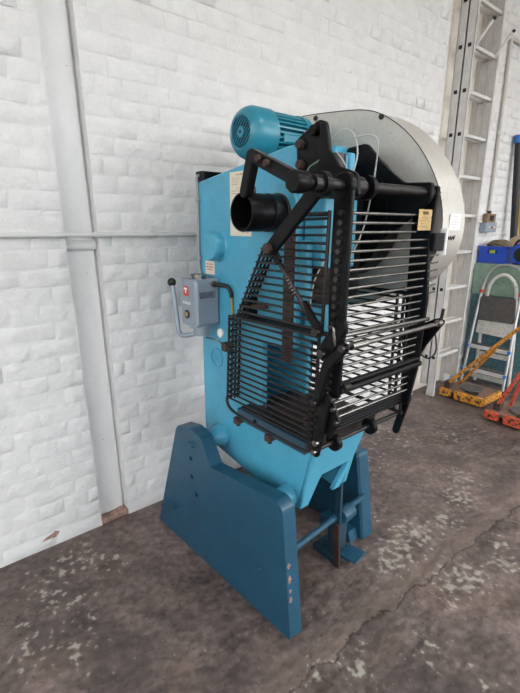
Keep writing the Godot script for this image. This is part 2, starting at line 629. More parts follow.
	m2.albedo_texture = ImageTexture.create_from_image(Image.create_from_data(w, h, false, Image.FORMAT_RGB8, out))
	m2.roughness = 0.62
	m2.normal_enabled = true
	m2.normal_texture = normal_tex(77, 0.05, 5.0, 1024, 5)
	m2.normal_scale = 0.5
	return m2

# ------------------------------------------------------------------ the workshop
func structure(called: String, parent: Node = null) -> Node3D:
	org = Vector3.ZERO
	var o := Node3D.new()
	o.name = called
	o.set_meta("kind", "structure")
	add_child(o, true)
	return o

func struct_box(called: String, lo: Vector3, hi: Vector3, mat: Material) -> MeshInstance3D:
	org = Vector3.ZERO
	var o := box(called, lo, hi, mat, self, 0.0)
	o.set_meta("kind", "structure")
	return o

func build_room():
	org = Vector3.ZERO
	# floor with its own texture coordinates
	var st := new_st()
	var lo := Vector3(-4.2, -0.2, -0.3)
	var hi := Vector3(9.2, 0.0, 6.8)
	var c := [Vector3(lo.x, 0, lo.z), Vector3(hi.x, 0, lo.z), Vector3(hi.x, 0, hi.z), Vector3(lo.x, 0, hi.z)]
	for k in [0, 1, 2, 0, 2, 3]:
		var v: Vector3 = c[k]
		st.set_normal(Vector3.UP)
		st.set_tangent(Plane(1, 0, 0, 1))
		st.set_uv(Vector2((v.x + 2.0) / 8.5, v.z / 5.3125))
		st.add_vertex(v)
	boxm(st, Vector3(lo.x, lo.y, lo.z), Vector3(hi.x, -0.001, hi.z), 0.0)
	var fl := put("floor", st.commit(), M.floor, self)
	fl.set_meta("kind", "structure")
	var wf := structure("wall_front")
	box("wall_panel", Vector3(-2.8, 0, 0), Vector3(-2.6, 0.5, 6.6), M.block, wf, 0.0)
	box("wall_panel", Vector3(-2.8, 4.2, 0), Vector3(-2.6, 4.6, 6.6), M.block, wf, 0.0)
	box("wall_panel", Vector3(-2.8, 0.5, 0), Vector3(-2.6, 4.2, 0.7), M.block, wf, 0.0)
	box("wall_panel", Vector3(-2.8, 0.5, 3.4), Vector3(-2.6, 4.2, 3.7), M.block, wf, 0.0)
	box("wall_panel", Vector3(-2.8, 0.5, 6.3), Vector3(-2.6, 4.2, 6.6), M.block, wf, 0.0)
	struct_box("wall_back", Vector3(9.0, 0, 0), Vector3(9.2, 4.6, 6.6), M.block)
	# opposite wall with the loading door standing open
	var wr := structure("wall_right")
	box("wall_panel", Vector3(-4.2, 0, 6.6), Vector3(2.4, 0.9, 6.8), M.block, wr, 0.0)
	box("wall_panel", Vector3(-4.2, 3.7, 6.6), Vector3(2.4, 4.6, 6.8), M.block, wr, 0.0)
	box("wall_panel", Vector3(-4.2, 0.9, 6.6), Vector3(-2.4, 3.7, 6.8), M.block, wr, 0.0)
	box("wall_panel", Vector3(-1.0, 0.9, 6.6), Vector3(-0.7, 3.7, 6.8), M.block, wr, 0.0)
	box("wall_panel", Vector3(1.9, 0.9, 6.6), Vector3(2.4, 3.7, 6.8), M.block, wr, 0.0)
	box("wall_panel", Vector3(8.4, 0, 6.6), Vector3(9.2, 4.6, 6.8), M.block, wr, 0.0)
	box("lintel", Vector3(2.4, 4.1, 6.6), Vector3(8.4, 4.6, 6.8), M.block, wr, 0.0)
	var df := structure("door_1")
	box("door_frame", Vector3(2.32, 0, 6.54), Vector3(2.46, 4.1, 6.6), M.grey_pvc, df)
	box("door_frame", Vector3(8.34, 0, 6.54), Vector3(8.48, 4.1, 6.6), M.grey_pvc, df)
	lathe("roller", [Vector2(0, 0), Vector2(0.17, 0), Vector2(0.17, 6.0), Vector2(0, 6.0)], Vector3(2.4, 4.35, 6.42), Vector3.RIGHT, M.grey_pvc, df, 20)
	# ceiling with two rows of rooflights
	var ce := structure("ceiling")
	var zs := [[-0.3, 3.4], [4.6, 6.8]]
	for s in zs:
		box("ceiling_panel", Vector3(-4.2, 4.6, s[0]), Vector3(9.2, 4.75, s[1]), M.ceiling, ce, 0.0)
	for g in [[3.4, 4.6]]:
		for x in [-4.2, -0.75, 2.35, 5.45, 8.55]:
			box("ceiling_panel", Vector3(x, 4.6, g[0]), Vector3(x + (1.65 if x < -4 else 0.65), 4.75, g[1]), M.ceiling, ce, 0.0)
	var n := 1
	for g in [[3.4, 4.6]]:
		for x in [-2.55, -0.1, 3.0, 6.1]:
			var ww := structure("window_%d" % n)
			n += 1
			box("pane", Vector3(x, 4.67, g[0]), Vector3(x + (1.8 if x < -2 else 2.45), 4.68, g[1]), M.glass, ww, 0.0)
			for b in 3:
				var bx: float = x + 0.6 * (b + 1)
				box("glazing_bar", Vector3(bx, 4.64, g[0]), Vector3(bx + 0.03, 4.7, g[1]), M.pvc, ww, 0.0)
	for wz in [[0.7, 3.4], [3.7, 6.3]]:
		var wg := structure("window_%d" % n)
		n += 1
		box("pane", Vector3(-2.70, 0.5, wz[0]), Vector3(-2.69, 4.2, wz[1]), M.glass, wg, 0.0)
		for b in 2:
			var fz: float = lerpf(wz[0], wz[1], (b + 1) / 3.0)
			box("mullion", Vector3(-2.73, 0.5, fz - 0.03), Vector3(-2.66, 4.2, fz + 0.03), M.pvc, wg, 0.0)
	for wx in [[-2.4, -1.0], [-0.7, 1.9]]:
		var wv := structure("window_%d" % n)
		n += 1
		box("pane", Vector3(wx[0], 0.9, 6.69), Vector3(wx[1], 3.7, 6.70), M.glass, wv, 0.0)
		for b in 2:
			var fx: float = lerpf(wx[0], wx[1], (b + 1) / 3.0)
			box("mullion", Vector3(fx - 0.03, 0.9, 6.66), Vector3(fx + 0.03, 3.7, 6.73), M.pvc, wv, 0.0)

func build_added_lamps():
	var i := 0
	for p in [Vector3(1.2, 4.25, 3.2), Vector3(4.6, 4.25, 3.2)]:  # unseen battens added to brighten the machine and the wall
		var t := thing("added_ceiling_light", ["unseen white tube batten lamp added for light above the machine", "unseen white tube batten lamp added for light nearer the stored ladders"][i], "lamp", p, "added ceiling batten lamps")
		i += 1
		box("housing", p + Vector3(-0.75, 0.02, -0.06), p + Vector3(0.75, 0.08, 0.06), M.white, t)
		box("diffuser", p + Vector3(-0.74, -0.03, -0.05), p + Vector3(0.74, 0.02, 0.05), M.glow, t, 0.01)
		rod("hanger", p + Vector3(-0.5, 0.08, 0), p + Vector3(-0.5, 0.35, 0), 0.006, M.steel, t)
		rod("hanger", p + Vector3(0.5, 0.08, 0), p + Vector3(0.5, 0.35, 0), 0.006, M.steel, t)
		var l := AreaLight3D.new()
		l.name = "added_lamp_light"
		l.area_size = Vector2(1.48, 0.1)
		l.light_energy = 1.8
		l.light_color = Color(1.0, 0.98, 0.95)
		l.shadow_enabled = true
		l.rotation_degrees = Vector3(-90, 0, 0)
		l.position = Vector3(0, -0.04, 0)
		l.area_range = 14.0
		t.add_child(l)

# ------------------------------------------------------------------ painted brick wall
func gap_left(y: float) -> float:
	return 0.622 - 0.019 * y

func gap_right(y: float) -> float:
	return 0.765 - 0.020 * y

func brick_mesh(w: float, h: float, nx: int, seed_: int) -> ArrayMesh:
	var g := RandomNumberGenerator.new()
	g.seed = seed_
	var st := new_st()
	var inset := 0.0065
	var xs := [-w * 0.5, -w * 0.5 + inset]
	for i in range(1, nx):
		xs.append(-w * 0.5 + inset + (w - inset * 2) * i / nx)
	xs.append(w * 0.5 - inset)
	xs.append(w * 0.5)
	var ys := [-h * 0.5, -h * 0.5 + inset, 0.0, h * 0.5 - inset, h * 0.5]
	var P := []
	for j in ys.size():
		var row := []
		for i in xs.size():
			var edge: bool = i == 0 or j == 0 or i == xs.size() - 1 or j == ys.size() - 1
			var z: float = -0.0032 if edge else g.randf_range(-0.0012, 0.0012)
			var jx := 0.0 if edge else g.randf_range(-0.0025, 0.0025)
			var jy := g.randf_range(-0.0015, 0.0015) if edge else g.randf_range(-0.0025, 0.0025)
			row.append(Vector3(xs[i] + jx, ys[j] + jy, z))
		P.append(row)
	st.set_smooth_group(0)
	for j in ys.size() - 1:
		for i in xs.size() - 1:
			for v in [P[j][i], P[j + 1][i], P[j + 1][i + 1], P[j][i], P[j + 1][i + 1], P[j][i + 1]]:
				st.add_vertex(v)
	st.generate_normals()
	return st.commit()

func in_view(p: Vector3) -> Vector3:
	var q := cam_basis.inverse() * (p - CAM)
	if q.z > -0.1:
		return Vector3(-1, -1, 99)
	return Vector3(260.0 + FPX * q.x / -q.z, 346.5 - FPX * q.y / -q.z, q.length())

func build_wall():
	var wl := structure("wall_left")
	box("wall_core", Vector3(-4.2, 0, -0.3), Vector3(9.2, 4.6, -0.065), M.wall, wl, 0.0)
	var top := 4.6
	# render between the bricks, stopping at the two recesses
	plate("mortar_bed", [Vector2(-4.2, 0), Vector2(gap_left(0), 0), Vector2(gap_left(top), top), Vector2(-4.2, top)], "z", -0.066, -0.0024, M.wall, wl, 0.0)
	plate("mortar_bed", [Vector2(gap_right(0), 0), Vector2(3.50, 0), Vector2(3.50, top), Vector2(gap_right(top), top)], "z", -0.066, -0.0024, M.wall, wl, 0.0)
	plate("mortar_bed", [Vector2(4.06, 0), Vector2(9.2, 0), Vector2(9.2, top), Vector2(4.06, top)], "z", -0.066, -0.0024, M.wall, wl, 0.0)
	# steel stanchion flush inside the first recess, cream pier in the second
	plate("stanchion", [Vector2(gap_left(0) - 0.01, 0.03), Vector2(gap_right(0) - 0.012, 0.03), Vector2(gap_right(top) - 0.012, top), Vector2(gap_left(top) - 0.01, top)], "z", -0.066, -0.048, M.column, wl, 0.002)
	rod("stanchion_cleat", Vector3(0.588, 1.41, -0.048), Vector3(0.732, 1.408, -0.048), 0.026, M.column, wl)
	box("pier", Vector3(3.50, 0, -0.066), Vector3(4.06, top, -0.05), M.cream, wl, 0.0)
	plate("broken_brick", [Vector2(0.615, 0.0), Vector2(0.765, 0.0), Vector2(0.768, 0.03), Vector2(0.73, 0.038), Vector2(0.68, 0.022), Vector2(0.63, 0.03)], "z", -0.06, -0.002, M.brick_bare, wl, 0.004)
	plate("bare_patch", [Vector2(0.335, 0.048), Vector2(0.40, 0.046), Vector2(0.418, 0.066), Vector2(0.40, 0.076), Vector2(0.355, 0.062)], "z", -0.004, 0.0028, M.brick_bare, wl, 0.001)
	var H := 0.0775
	var stretch := []
	var head := []
	for k in 8:
		stretch.append(brick_mesh(0.2185, 0.0705, 5, 500 + k))
	for k in 5:
		head.append(brick_mesh(0.1055, 0.0705, 2, 600 + k))
	var g := RandomNumberGenerator.new()
	g.seed = 9
	var all := []
	for j in 50:
		var y := (j + 0.5) * H
		var header := j % 4 == 2
		var pitch := 0.1125 if header else 0.225
		var off: float = 0.056 if header else (0.1125 if j % 2 == 1 else 0.0)
		for seg in [[-1.4, gap_left(y)], [gap_right(y), 3.50], [4.06, 6.9]]:
			var x: float = seg[0] + fmod(off, pitch)
			if off > 0.0:
				x -= pitch
			while x < seg[1]:
				var a: float = maxf(x, seg[0]) + 0.003
				var b: float = minf(x + pitch, seg[1]) - 0.003
				x += pitch
				if b - a < 0.03:
					continue
				var hd: bool = (b - a) < 0.15
				var w0 := 0.1055 if hd else 0.2185
				var tr := Transform3D((Basis(Vector3(0, 0, 1), g.randf_range(-0.008, 0.008)) * Basis(Vector3(1, 0, 0), g.randf_range(-0.013, 0.013)) * Basis(Vector3(0, 1, 0), g.randf_range(-0.008, 0.008))).scaled_local(Vector3((b - a) / w0, g.randf_range(0.985, 1.02), g.randf_range(0.35, 1.0))), Vector3((a + b) * 0.5, y + g.randf_range(-0.002, 0.002), g.randf_range(-0.001, 0.0012)))
				var m: Mesh = head[g.randi() % head.size()] if hd else stretch[g.randi() % stretch.size()]
				var s := in_view(Vector3((a + b) * 0.5, y, 0))
				var vis: bool = s.x > -10 and s.x < 525 and s.y > -8 and s.y < 600 and not (s.x > 210 and s.x < 435 and s.y > 120)
				all.append([((b - a) / (s.z * s.z)) if vis else -1.0, tr, m])
	all.sort_custom(func(p, q): return p[0] > q[0])
	var rest := new_st()
	for i in all.size():
		if i < 300:
			put("brick", all[i][2], M.wall, wl, all[i][1])
		else:
			rest.append_from(all[i][2], 0, all[i][1])
	var r := put("brick_courses", rest.commit(), M.wall, wl)
	r.set_meta("kind", "stuff")
	# conduit across the wall
	var t := thing("conduit", "long white electrical conduit running level along the brick wall behind the press", "conduit", Vector3(0.4, 1.455, 0.013))
	rod("tube", Vector3(-1.4, 1.461, 0.013), Vector3(1.6, 1.449, 0.013), 0.0105, M.pvc, t)
	for x in [0.735, -0.4]:
		rod("coupling", Vector3(x - 0.02, 1.455 + 0.004 * (0.4 - x), 0.013), Vector3(x + 0.02, 1.455 + 0.004 * (0.4 - x), 0.013), 0.0135, M.pvc, t)
	for x in [0.99, 0.2, -0.9]:
		var cy: float = 1.455 + 0.004 * (0.4 - x)
		box("saddle", Vector3(x - 0.011, cy - 0.026, -0.002), Vector3(x + 0.011, cy + 0.026, 0.003), M.pvc, t, 0.001)
		rod("saddle", Vector3(x - 0.009, cy, 0.013), Vector3(x + 0.009, cy, 0.013), 0.013, M.pvc, t)

# ------------------------------------------------------------------ the press
func V(x: float, y: float, z: float) -> Vector3:
	return Vector3(x, y, z)

func v2s(a: Array) -> Array:
	var o := []
	for i in range(0, a.size(), 2):
		o.append(Vector2(a[i], a[i + 1]))
	return o

func build_press():
	var t := thing("power_press", "light blue power press on dark teal legs with black bar guard by brick wall", "power press", Vector3(1.2, 0, 0.6))
	press_legs(t)
	press_body(t)
	press_drive(t)
	press_switch(t)
	press_side_guard(t)
	press_front_guard(t)
	press_levers(t)

func press_legs(t: Node3D):
	var lp := rounded(v2s([0.138, 0.0, 0.348, 0.600, 0.372, 0.625, 0.465, 0.642, 0.545, 0.625, 0.612, 0.515, 1.0, 0.556, 1.035, 0.535, 1.092, 0.0]), 0.014, 3)
	var sk := 0.046
	var l := plate("leg", lp, "x", 0.868, 0.928, M.leg, t, 0.009, sk)
	for b in [[0.476, 0.567, 0.015], [0.310, 0.172, 0.013], [0.916, 0.207, 0.014]]:
		var x: float = 0.868 + sk * b[0]
		bolt("bolt", V(x + 0.003, b[1], b[0]), Vector3.LEFT, b[2], 0.014, M.leg, t)
	var holes := []
	for b in [[0.463, 0.492], [0.465, 0.403], [0.494, 0.325]]:
		holes.append(drill(V(0.868 + sk * b[0], b[1], b[0]), 0.0115, 0.07))
	for q in [[0.30, 0.02], [0.24, 0.03], [0.20, 0.012], [0.16, 0.022]]:
		var fz: float = lerpf(1.092, 1.035, q[0] / 0.535)
		plate("bare_patch", rounded(v2s([0.924, q[0], 0.931, q[0] - 0.006, 0.938, q[0] + q[1] * 0.5, 0.932, q[0] + q[1], 0.925, q[0] + q[1] * 0.8]), 0.002, 2), "z", fz - 0.03, fz + 0.0015, M.brick_bare, t, 0.0)
	carved(l, holes)
	var rp := rounded(v2s([0.06, 0.0, 0.26, 0.58, 0.34, 0.62, 0.42, 0.6, 0.5, 0.45, 0.865, 0.45, 0.93, 0.0]), 0.02, 4)
	var r := plate("leg", rp, "x", 1.56, 1.645, M.leg, t, 0.009)
	plate("foot_flange", v2s([0.70, 0.0, 0.90, 0.0, 0.885, 0.06, 0.70, 0.06]), "x", 1.50, 1.565, M.leg, r, 0.004)
	# trunnions that carry the frame
	for q in [[0.476, 0.568, 0.036], [0.925, 0.483, 0.030]]:
		lathe("trunnion_boss", [Vector2(0, 0), Vector2(q[2], 0), Vector2(q[2], 0.06), Vector2(q[2] + 0.012, 0.085), Vector2(q[2] + 0.016, 0.12)], V(0.935, q[1], q[0]), Vector3.RIGHT, M.body, t, 20)
	lathe("trunnion_boss", [Vector2(0.045, 0), Vector2(0.036, 0.05), Vector2(0.036, 0.26), Vector2(0, 0.26)], V(1.325, 0.56, 0.40), Vector3.RIGHT, M.leg, t, 20)
	lathe("trunnion_boss", [Vector2(0.045, 0), Vector2(0.036, 0.05), Vector2(0.036, 0.26), Vector2(0, 0.26)], V(1.325, 0.40, 0.78), Vector3.RIGHT, M.leg, t, 20)
	# tie bar and treadle
	rod("tie_bar", V(0.93, 0.29, 1.0), V(1.58, 0.235, 0.90), 0.014, M.leg, t)
	lathe("tie_boss", [Vector2(0, 0), Vector2(0.03, 0.0), Vector2(0.034, 0.02), Vector2(0.034, 0.08), Vector2(0, 0.08)], V(1.345, 0.26, 0.955), V(1, -0.06, -0.15), M.leg, t, 16)
	var tr := group_node("treadle", t)
	bar("rod_bar", V(1.325, 0.62, 0.95), V(1.335, 0.02, 0.955), 0.012, 0.03, Vector3.RIGHT, M.dark_blue, tr)
	bar("rusty_link", V(1.318, 0.235, 0.955), V(1.33, 0.01, 0.962), 0.01, 0.034, Vector3.RIGHT, M.rust, tr)
	box("upright", V(1.35, 0.0, 0.88), V(1.43, 0.2, 0.93), M.dark_blue, tr, 0.004)
	box("base_plate", V(1.34, 0.0, 0.80), V(1.46, 0.03, 0.94), M.dark_blue, tr, 0.004)
	plate("pedal", rounded(v2s([1.345, 0.955, 1.435, 0.945, 1.45, 1.03, 1.355, 1.045]), 0.008), "y", 0.06, 0.068, M.leg, tr, 0.002)
	box("pedal_arm", V(1.37, 0.03, 0.85), V(1.40, 0.06, 1.0), M.leg, tr, 0.003)

func press_body(t: Node3D):
	var st := new_st()
	# two full cheeks seen from the side (z, y) and a core between them that leaves the arch open
	var cheek := rounded(v2s([0.335, 0.545, 0.33, 1.668, 0.88, 1.745, 0.935, 1.745, 0.935, 1.075, 0.775, 1.07, 0.76, 1.05, 0.76, 0.745, 1.052, 0.745, 0.985, 0.458, 0.93, 0.425, 0.42, 0.49]), 0.012, 3)
	slab(st, PackedVector2Array(cheek), "x", 1.05, 1.08, 0.005)
	slab(st, PackedVector2Array(cheek), "x", 1.30, 1.33, 0.005)
	slab(st, PackedVector2Array(v2s([0.345, 0.60, 0.345, 1.655, 0.925, 1.735, 0.925, 1.09, 0.45, 1.085, 0.42, 0.74, 1.045, 0.74, 1.01, 0.60])), "x", 1.078, 1.302, 0.0)
	var b := put("body", st.commit(), M.body, t)
	# sloping bed front with the arch cut out of it
	var keep := org
	var sh := Transform3D(Basis(Vector3(1, 0, 0), Vector3(0, 1, 0.245), Vector3(0, 0, 1)), V(0, 0.735, 1.04) - org)
	org = Vector3.ZERO
	var sa := new_st()
	slab(sa, PackedVector2Array(v2s([1.05, 0.0, 1.33, 0.0, 1.315, -0.10, 1.275, -0.275, 1.235, -0.275, 1.285, -0.145, 1.125, -0.145, 1.092, -0.283, 1.05, -0.283])), "z", 0.0, 0.022, 0.003)
	put("apron", sa.commit(), M.body, b, sh)
	var sb := new_st()
	slab(sb, PackedVector2Array(v2s([1.08, -0.02, 1.30, -0.02, 1.30, -0.215, 1.08, -0.215])), "z", -0.05, -0.035, 0.003)
	put("inner_panel", sb.commit(), M.body, b, sh)
	org = keep
	# round covers and flanges on the left cheek
	lathe("bearing_cap", [Vector2(0.075, 0.0), Vector2(0.06, 0.004), Vector2(0.056, 0.008), Vector2(0.056, 0.046), Vector2(0.052, 0.051), Vector2(0, 0.051)], V(1.052, 1.414, 0.478), Vector3.LEFT, M.body, b, 28)
	disc("clutch_flange", V(1.051, 1.545, 0.86), Vector3.LEFT, 0.086, 0.018, M.body, b, 28)
	lathe("embossed_oval", [Vector2(0.046, 0.0), Vector2(0.045, 0.005), Vector2(0.042, 0.006), Vector2(0.039, 0.005), Vector2(0.038, 0.0)], V(1.051, 0.93, 0.45), Vector3.LEFT, M.body, b, 32)
	var tm := TextMesh.new()
	tm.text = "Jc"
	tm.font = SystemFont.new()
	tm.font.font_names = PackedStringArray(["Droid Serif"])
	tm.font_size = 16
	tm.pixel_size = 0.0026
	tm.depth = 0.003
	put("embossed_letters", tm, M.body, b, Transform3D(Basis(Vector3(0, 0, 1), Vector3.UP, Vector3(-1, 0, 0)), V(1.0495, 0.93, 0.445) - org))
	# slide with its rusty die clamp, die set and bolster
	var sl := group_node("slide", t)
	box("ram", V(1.085, 1.36, 0.93), V(1.25, 1.58, 1.02), M.body, sl, 0.006)
	box("gib", V(1.055, 1.25, 0.935), V(1.083, 1.45, 0.98), M.body, sl, 0.004)
	box("gib", V(1.252, 1.25, 0.935), V(1.32, 1.66, 0.99), M.black, sl, 0.004)
	lathe("die_clamp", [Vector2(0, 0), Vector2(0.045, 0), Vector2(0.045, 0.02), Vector2(0.068, 0.022), Vector2(0.068, 0.036), Vector2(0.05, 0.04), Vector2(0.05, 0.07), Vector2(0.07, 0.072), Vector2(0.07, 0.088), Vector2(0.045, 0.09), Vector2(0.045, 0.12)], V(1.15, 1.24, 0.985), Vector3.UP, M.rust, sl, 24)
	rod("adjusting_screw", V(1.17, 1.58, 0.975), V(1.17, 1.72, 0.975), 0.04, M.oily, sl)
	box("die_block", V(1.09, 1.10, 0.94), V(1.22, 1.24, 1.03), M.body, sl, 0.005)
	box("rusty_bar", V(1.035, 1.03, 0.885), V(1.05, 1.53, 0.93), M.rust, sl, 0.003)
	var bo := box("bolster", V(1.0, 0.745, 0.685), V(1.37, 0.79, 1.075), M.table, t, 0.004)
	for q in [[1.06, 0.75], [1.08, 0.98], [1.31, 0.98]]:
		bolt("bolt", V(q[0], 0.79, q[1]), Vector3.UP, 0.014, 0.014, M.rust, bo)
	box("swarf_plate", V(1.08, 0.79, 0.78), V(1.28, 0.805, 0.95), M.rust, bo, 0.004)
	var lip := box("bolster_lip", V(0.984, 0.74, 0.682), V(1.0, 0.785, 1.07), M.dark_blue, bo, 0.003)
	carved(lip, [drill(V(0.984, 0.765, 0.80), 0.014, 0.024)])
	# plates and labels
	M.info = print_mat(64, 128, Color8(218, 206, 184), Color8(150, 104, 84), [[0.04, 0.06, 0.3, 0.8, 6], [0.1, 0.11, 0.1, 0.5, 4], [0.13, 0.14, 0.1, 0.45, 4], [0.16, 0.17, 0.1, 0.45, 4], [0.19, 0.20, 0.1, 0.4, 4], [0.25, 0.265, 0.3, 0.7, 5], [0.29, 0.30, 0.08, 0.6, 5], [0.33, 0.34, 0.08, 0.8, 5], [0.9, 0.91, 0.5, 0.9, 5], [0.94, 0.95, 0.6, 0.9, 5]])
	label_plate("information_plate", V(1.0497, 1.573, 0.63), Vector3(0, 0, 1), Vector3.UP, 0.132, 0.232, M.info, t)
	M.note = print_mat(40, 40, Color8(222, 208, 190), Color8(172, 70, 70), [[0.2, 0.3, 0.12, 0.85, 6], [0.42, 0.52, 0.1, 0.88, 6], [0.62, 0.72, 0.16, 0.8, 6]])
	label_plate("warning_label", V(1.0497, 1.322, 0.413), Vector3(0, 0, 1), Vector3.UP, 0.068, 0.056, M.note, t)
	# cable trunk on the back and the thin conduit down the edge
	box("junction_box", V(1.07, 1.66, 0.285), V(1.26, 1.715, 0.345), M.black, t, 0.004)
	tube("edge_cable", [V(1.08, 1.70, 0.31), V(1.055, 1.692, 0.318), V(1.045, 1.65, 0.336), V(1.044, 1.5, 0.338), V(1.044, 1.32, 0.338), V(1.04, 1.28, 0.37)], 0.006, M.grey_pvc, t)
	for y in [1.60, 1.36]:
		box("cable_clip", V(1.036, y - 0.008, 0.332), V(1.05, y + 0.008, 0.352), M.grey_pvc, t, 0.001)

func press_drive(t: Node3D):
	# hollow clutch cup on the crankshaft end
	var c := V(1.04, 1.537, 0.857)
	var cup := lathe("clutch_cup", [Vector2(0.022, 0.0), Vector2(0.058, 0.0), Vector2(0.061, 0.004), Vector2(0.061, 0.060), Vector2(0.053, 0.064), Vector2(0.053, 0.076), Vector2(0.060, 0.080), Vector2(0.060, 0.158), Vector2(0.058, 0.162), Vector2(0.0535, 0.162), Vector2(0.0525, 0.158), Vector2(0.0525, 0.03), Vector2(0.0, 0.03)], c, Vector3.LEFT, M.black, t, 36)
	lathe("rusty_ring", [Vector2(0.0605, 0.004), Vector2(0.064, 0.004), Vector2(0.064, 0.016), Vector2(0.0605, 0.016)], c, Vector3.LEFT, M.rust, cup, 36)
	disc("shaft_end", c + V(-0.03, 0, 0), Vector3.LEFT, 0.02, 0.035, M.oily, cup, 16)
	# motor along x on top of the frame
	var mc := V(1.09, 1.834, 0.575)
	var mo := group_node("motor", t)
	var r := 0.095
	lathe("fan_cover", [Vector2(0.056, 0.004), Vector2(0.062, 0.0), Vector2(0.078, 0.010), Vector2(0.089, 0.026), Vector2(r, 0.042), Vector2(r, 0.118), Vector2(r - 0.004, 0.122), Vector2(0.0, 0.122)], mc, Vector3.RIGHT, M.motor, mo, 40)
	disc("fan_hub", mc + V(0.05, 0, 0), Vector3.RIGHT, 0.026, 0.05, M.fan, mo, 16)
	for k in 7:
		var fa := TAU * k / 7.0
		var fd := V(0, cos(fa), sin(fa))
		bar("fan_blade", mc + V(0.07, 0, 0) + fd * 0.02, mc + V(0.07, 0, 0) + fd * 0.078, 0.04, 0.003, Vector3.RIGHT, M.fan, mo)
	for k in 8:
		var o := -0.045 + 0.09 * k / 7.0
		var hl := sqrt(maxf(0.0, 0.056 * 0.056 - o * o))
		var dv := V(0, cos(0.75), sin(0.75))
		var dn := V(0, -sin(0.75), cos(0.75))
		bar("grille_slat", mc + V(0.006, 0, 0) + dn * o - dv * hl, mc + V(0.006, 0, 0) + dn * o + dv * hl, 0.004, 0.004, Vector3.RIGHT, M.motor, mo)
	disc("grille_hub", mc + V(0.001, 0, 0), Vector3.RIGHT, 0.02, 0.008, M.motor, mo, 16)
	disc("hub_screw", mc + V(-0.002, 0, 0), Vector3.RIGHT, 0.005, 0.006, M.dark, mo, 10)
	var star := []
	var nf := 30
	for k in nf:
		var a0 := TAU * k / nf
		for q in [[0.0, 0.089], [0.36, 0.089], [0.42, 0.066], [0.94, 0.066]]:
			var a: float = a0 + q[0] * TAU / nf
			star.append(Vector2(mc.z + cos(a) * q[1], mc.y + sin(a) * q[1]))
	plate("finned_housing", star, "x", 1.21, 1.372, M.motor, mo, 0.0)
	box("terminal_strip", V(1.235, 1.80, 0.645), V(1.345, 1.835, 0.668), M.motor, mo, 0.006)
	lathe("end_shield", [Vector2(0, 0), Vector2(0.092, 0), Vector2(0.092, 0.03), Vector2(0.06, 0.06), Vector2(0.02, 0.07), Vector2(0.02, 0.1), Vector2(0, 0.1)], V(1.368, mc.y, mc.z), Vector3.RIGHT, M.motor, mo, 32)
	box("motor_foot", V(1.20, 1.70, 0.50), V(1.38, 1.765, 0.65), M.motor, mo, 0.006)
	box("slide_base", V(1.12, 1.66, 0.46), V(1.42, 1.705, 0.70), M.body, mo, 0.005)
	# flywheel and its big sheet cover on the far side
	lathe("flywheel", [Vector2(0, 0), Vector2(0.06, 0), Vector2(0.06, 0.03), Vector2(0.20, 0.03), Vector2(0.21, 0.0), Vector2(0.24, 0.0), Vector2(0.24, 0.10), Vector2(0, 0.10)], V(1.385, 1.535, 0.80), Vector3.RIGHT, M.black, t, 40)
	rod("crankshaft", V(1.30, 1.537, 0.857), V(1.40, 1.537, 0.857), 0.05, M.oily, t)
	var cv := [0.30, 1.93, 0.34, 1.957, 0.455, 1.958, 0.58, 1.952, 0.703, 1.941, 0.80, 1.93, 0.875, 1.911, 0.945, 1.876, 1.011, 1.829, 1.072, 1.770, 1.123, 1.702, 1.157, 1.643, 1.180, 1.58, 1.192, 1.515, 1.190, 1.45, 1.175, 1.395, 1.145, 1.343, 1.105, 1.30, 1.05, 1.262, 0.97, 1.222, 0.864, 1.183, 0.70, 1.16, 0.45, 1.16, 0.33, 1.20, 0.30, 1.26]
	var cp := v2s(cv)
	var fine_cp := []
	for i in cp.size():
		var nn := cp.size()
		for q in 4:
			fine_cp.append(cp[i].cubic_interpolate(cp[(i + 1) % nn], cp[(i + nn - 1) % nn], cp[(i + 2) % nn], q / 4.0))
	var co := plate("flywheel_cover", fine_cp, "x", 1.50, 1.66, M.cover, t, 0.0015)
	for q in [[0.907, 1.888], [0.571, 1.936]]:
		bolt("bolt", V(1.501, q[1], q[0]), Vector3.LEFT, 0.011, 0.008, M.oily, co)
	# rolled edge where face and rim meet
	var rim := []
	for i in range(0, cv.size() - 6, 2):
		rim.append(V(1.4985, cv[i + 1], cv[i]))
	tube("seam", rim, 0.0016, M.oily, co, 2, 6)
	M.cnote = print_mat(40, 48, Color8(236, 230, 226), Color8(214, 150, 160), [[0.14, 0.19, 0.3, 0.7, 6], [0.3, 0.35, 0.2, 0.9, 6], [0.42, 0.47, 0.1, 0.85, 6], [0.54, 0.59, 0.2, 0.9, 6], [0.66, 0.71, 0.1, 0.8, 6], [0.82, 0.87, 0.3, 0.65, 6]])
	label_plate("warning_label", V(1.583, 1.512, 1.1935), Vector3.RIGHT, Vector3.UP, 0.075, 0.055, M.cnote, co)
	tube("pen_scrawl", [V(1.553, 1.462, 1.1905), V(1.560, 1.452, 1.1905), V(1.568, 1.463, 1.1905), V(1.576, 1.450, 1.1905), V(1.586, 1.464, 1.1905), V(1.592, 1.452, 1.1905), V(1.600, 1.466, 1.1905)], 0.003, M.dark, co, 3, 6)
	# clear air hoses
	tube("air_hose", [V(1.06, 1.72, 1.03), V(1.08, 1.765, 1.065), V(1.10, 1.76, 1.10), V(1.10, 1.70, 1.125), V(1.09, 1.62, 1.11)], 0.0024, M.clear_hose, t)
	tube("air_hose", [V(1.10, 1.745, 1.11), V(1.12, 1.74, 1.17), V(1.15, 1.66, 1.155), V(1.16, 1.50, 1.12), V(1.10, 1.40, 1.12), V(1.06, 1.30, 1.10)], 0.0024, M.clear_hose, t)
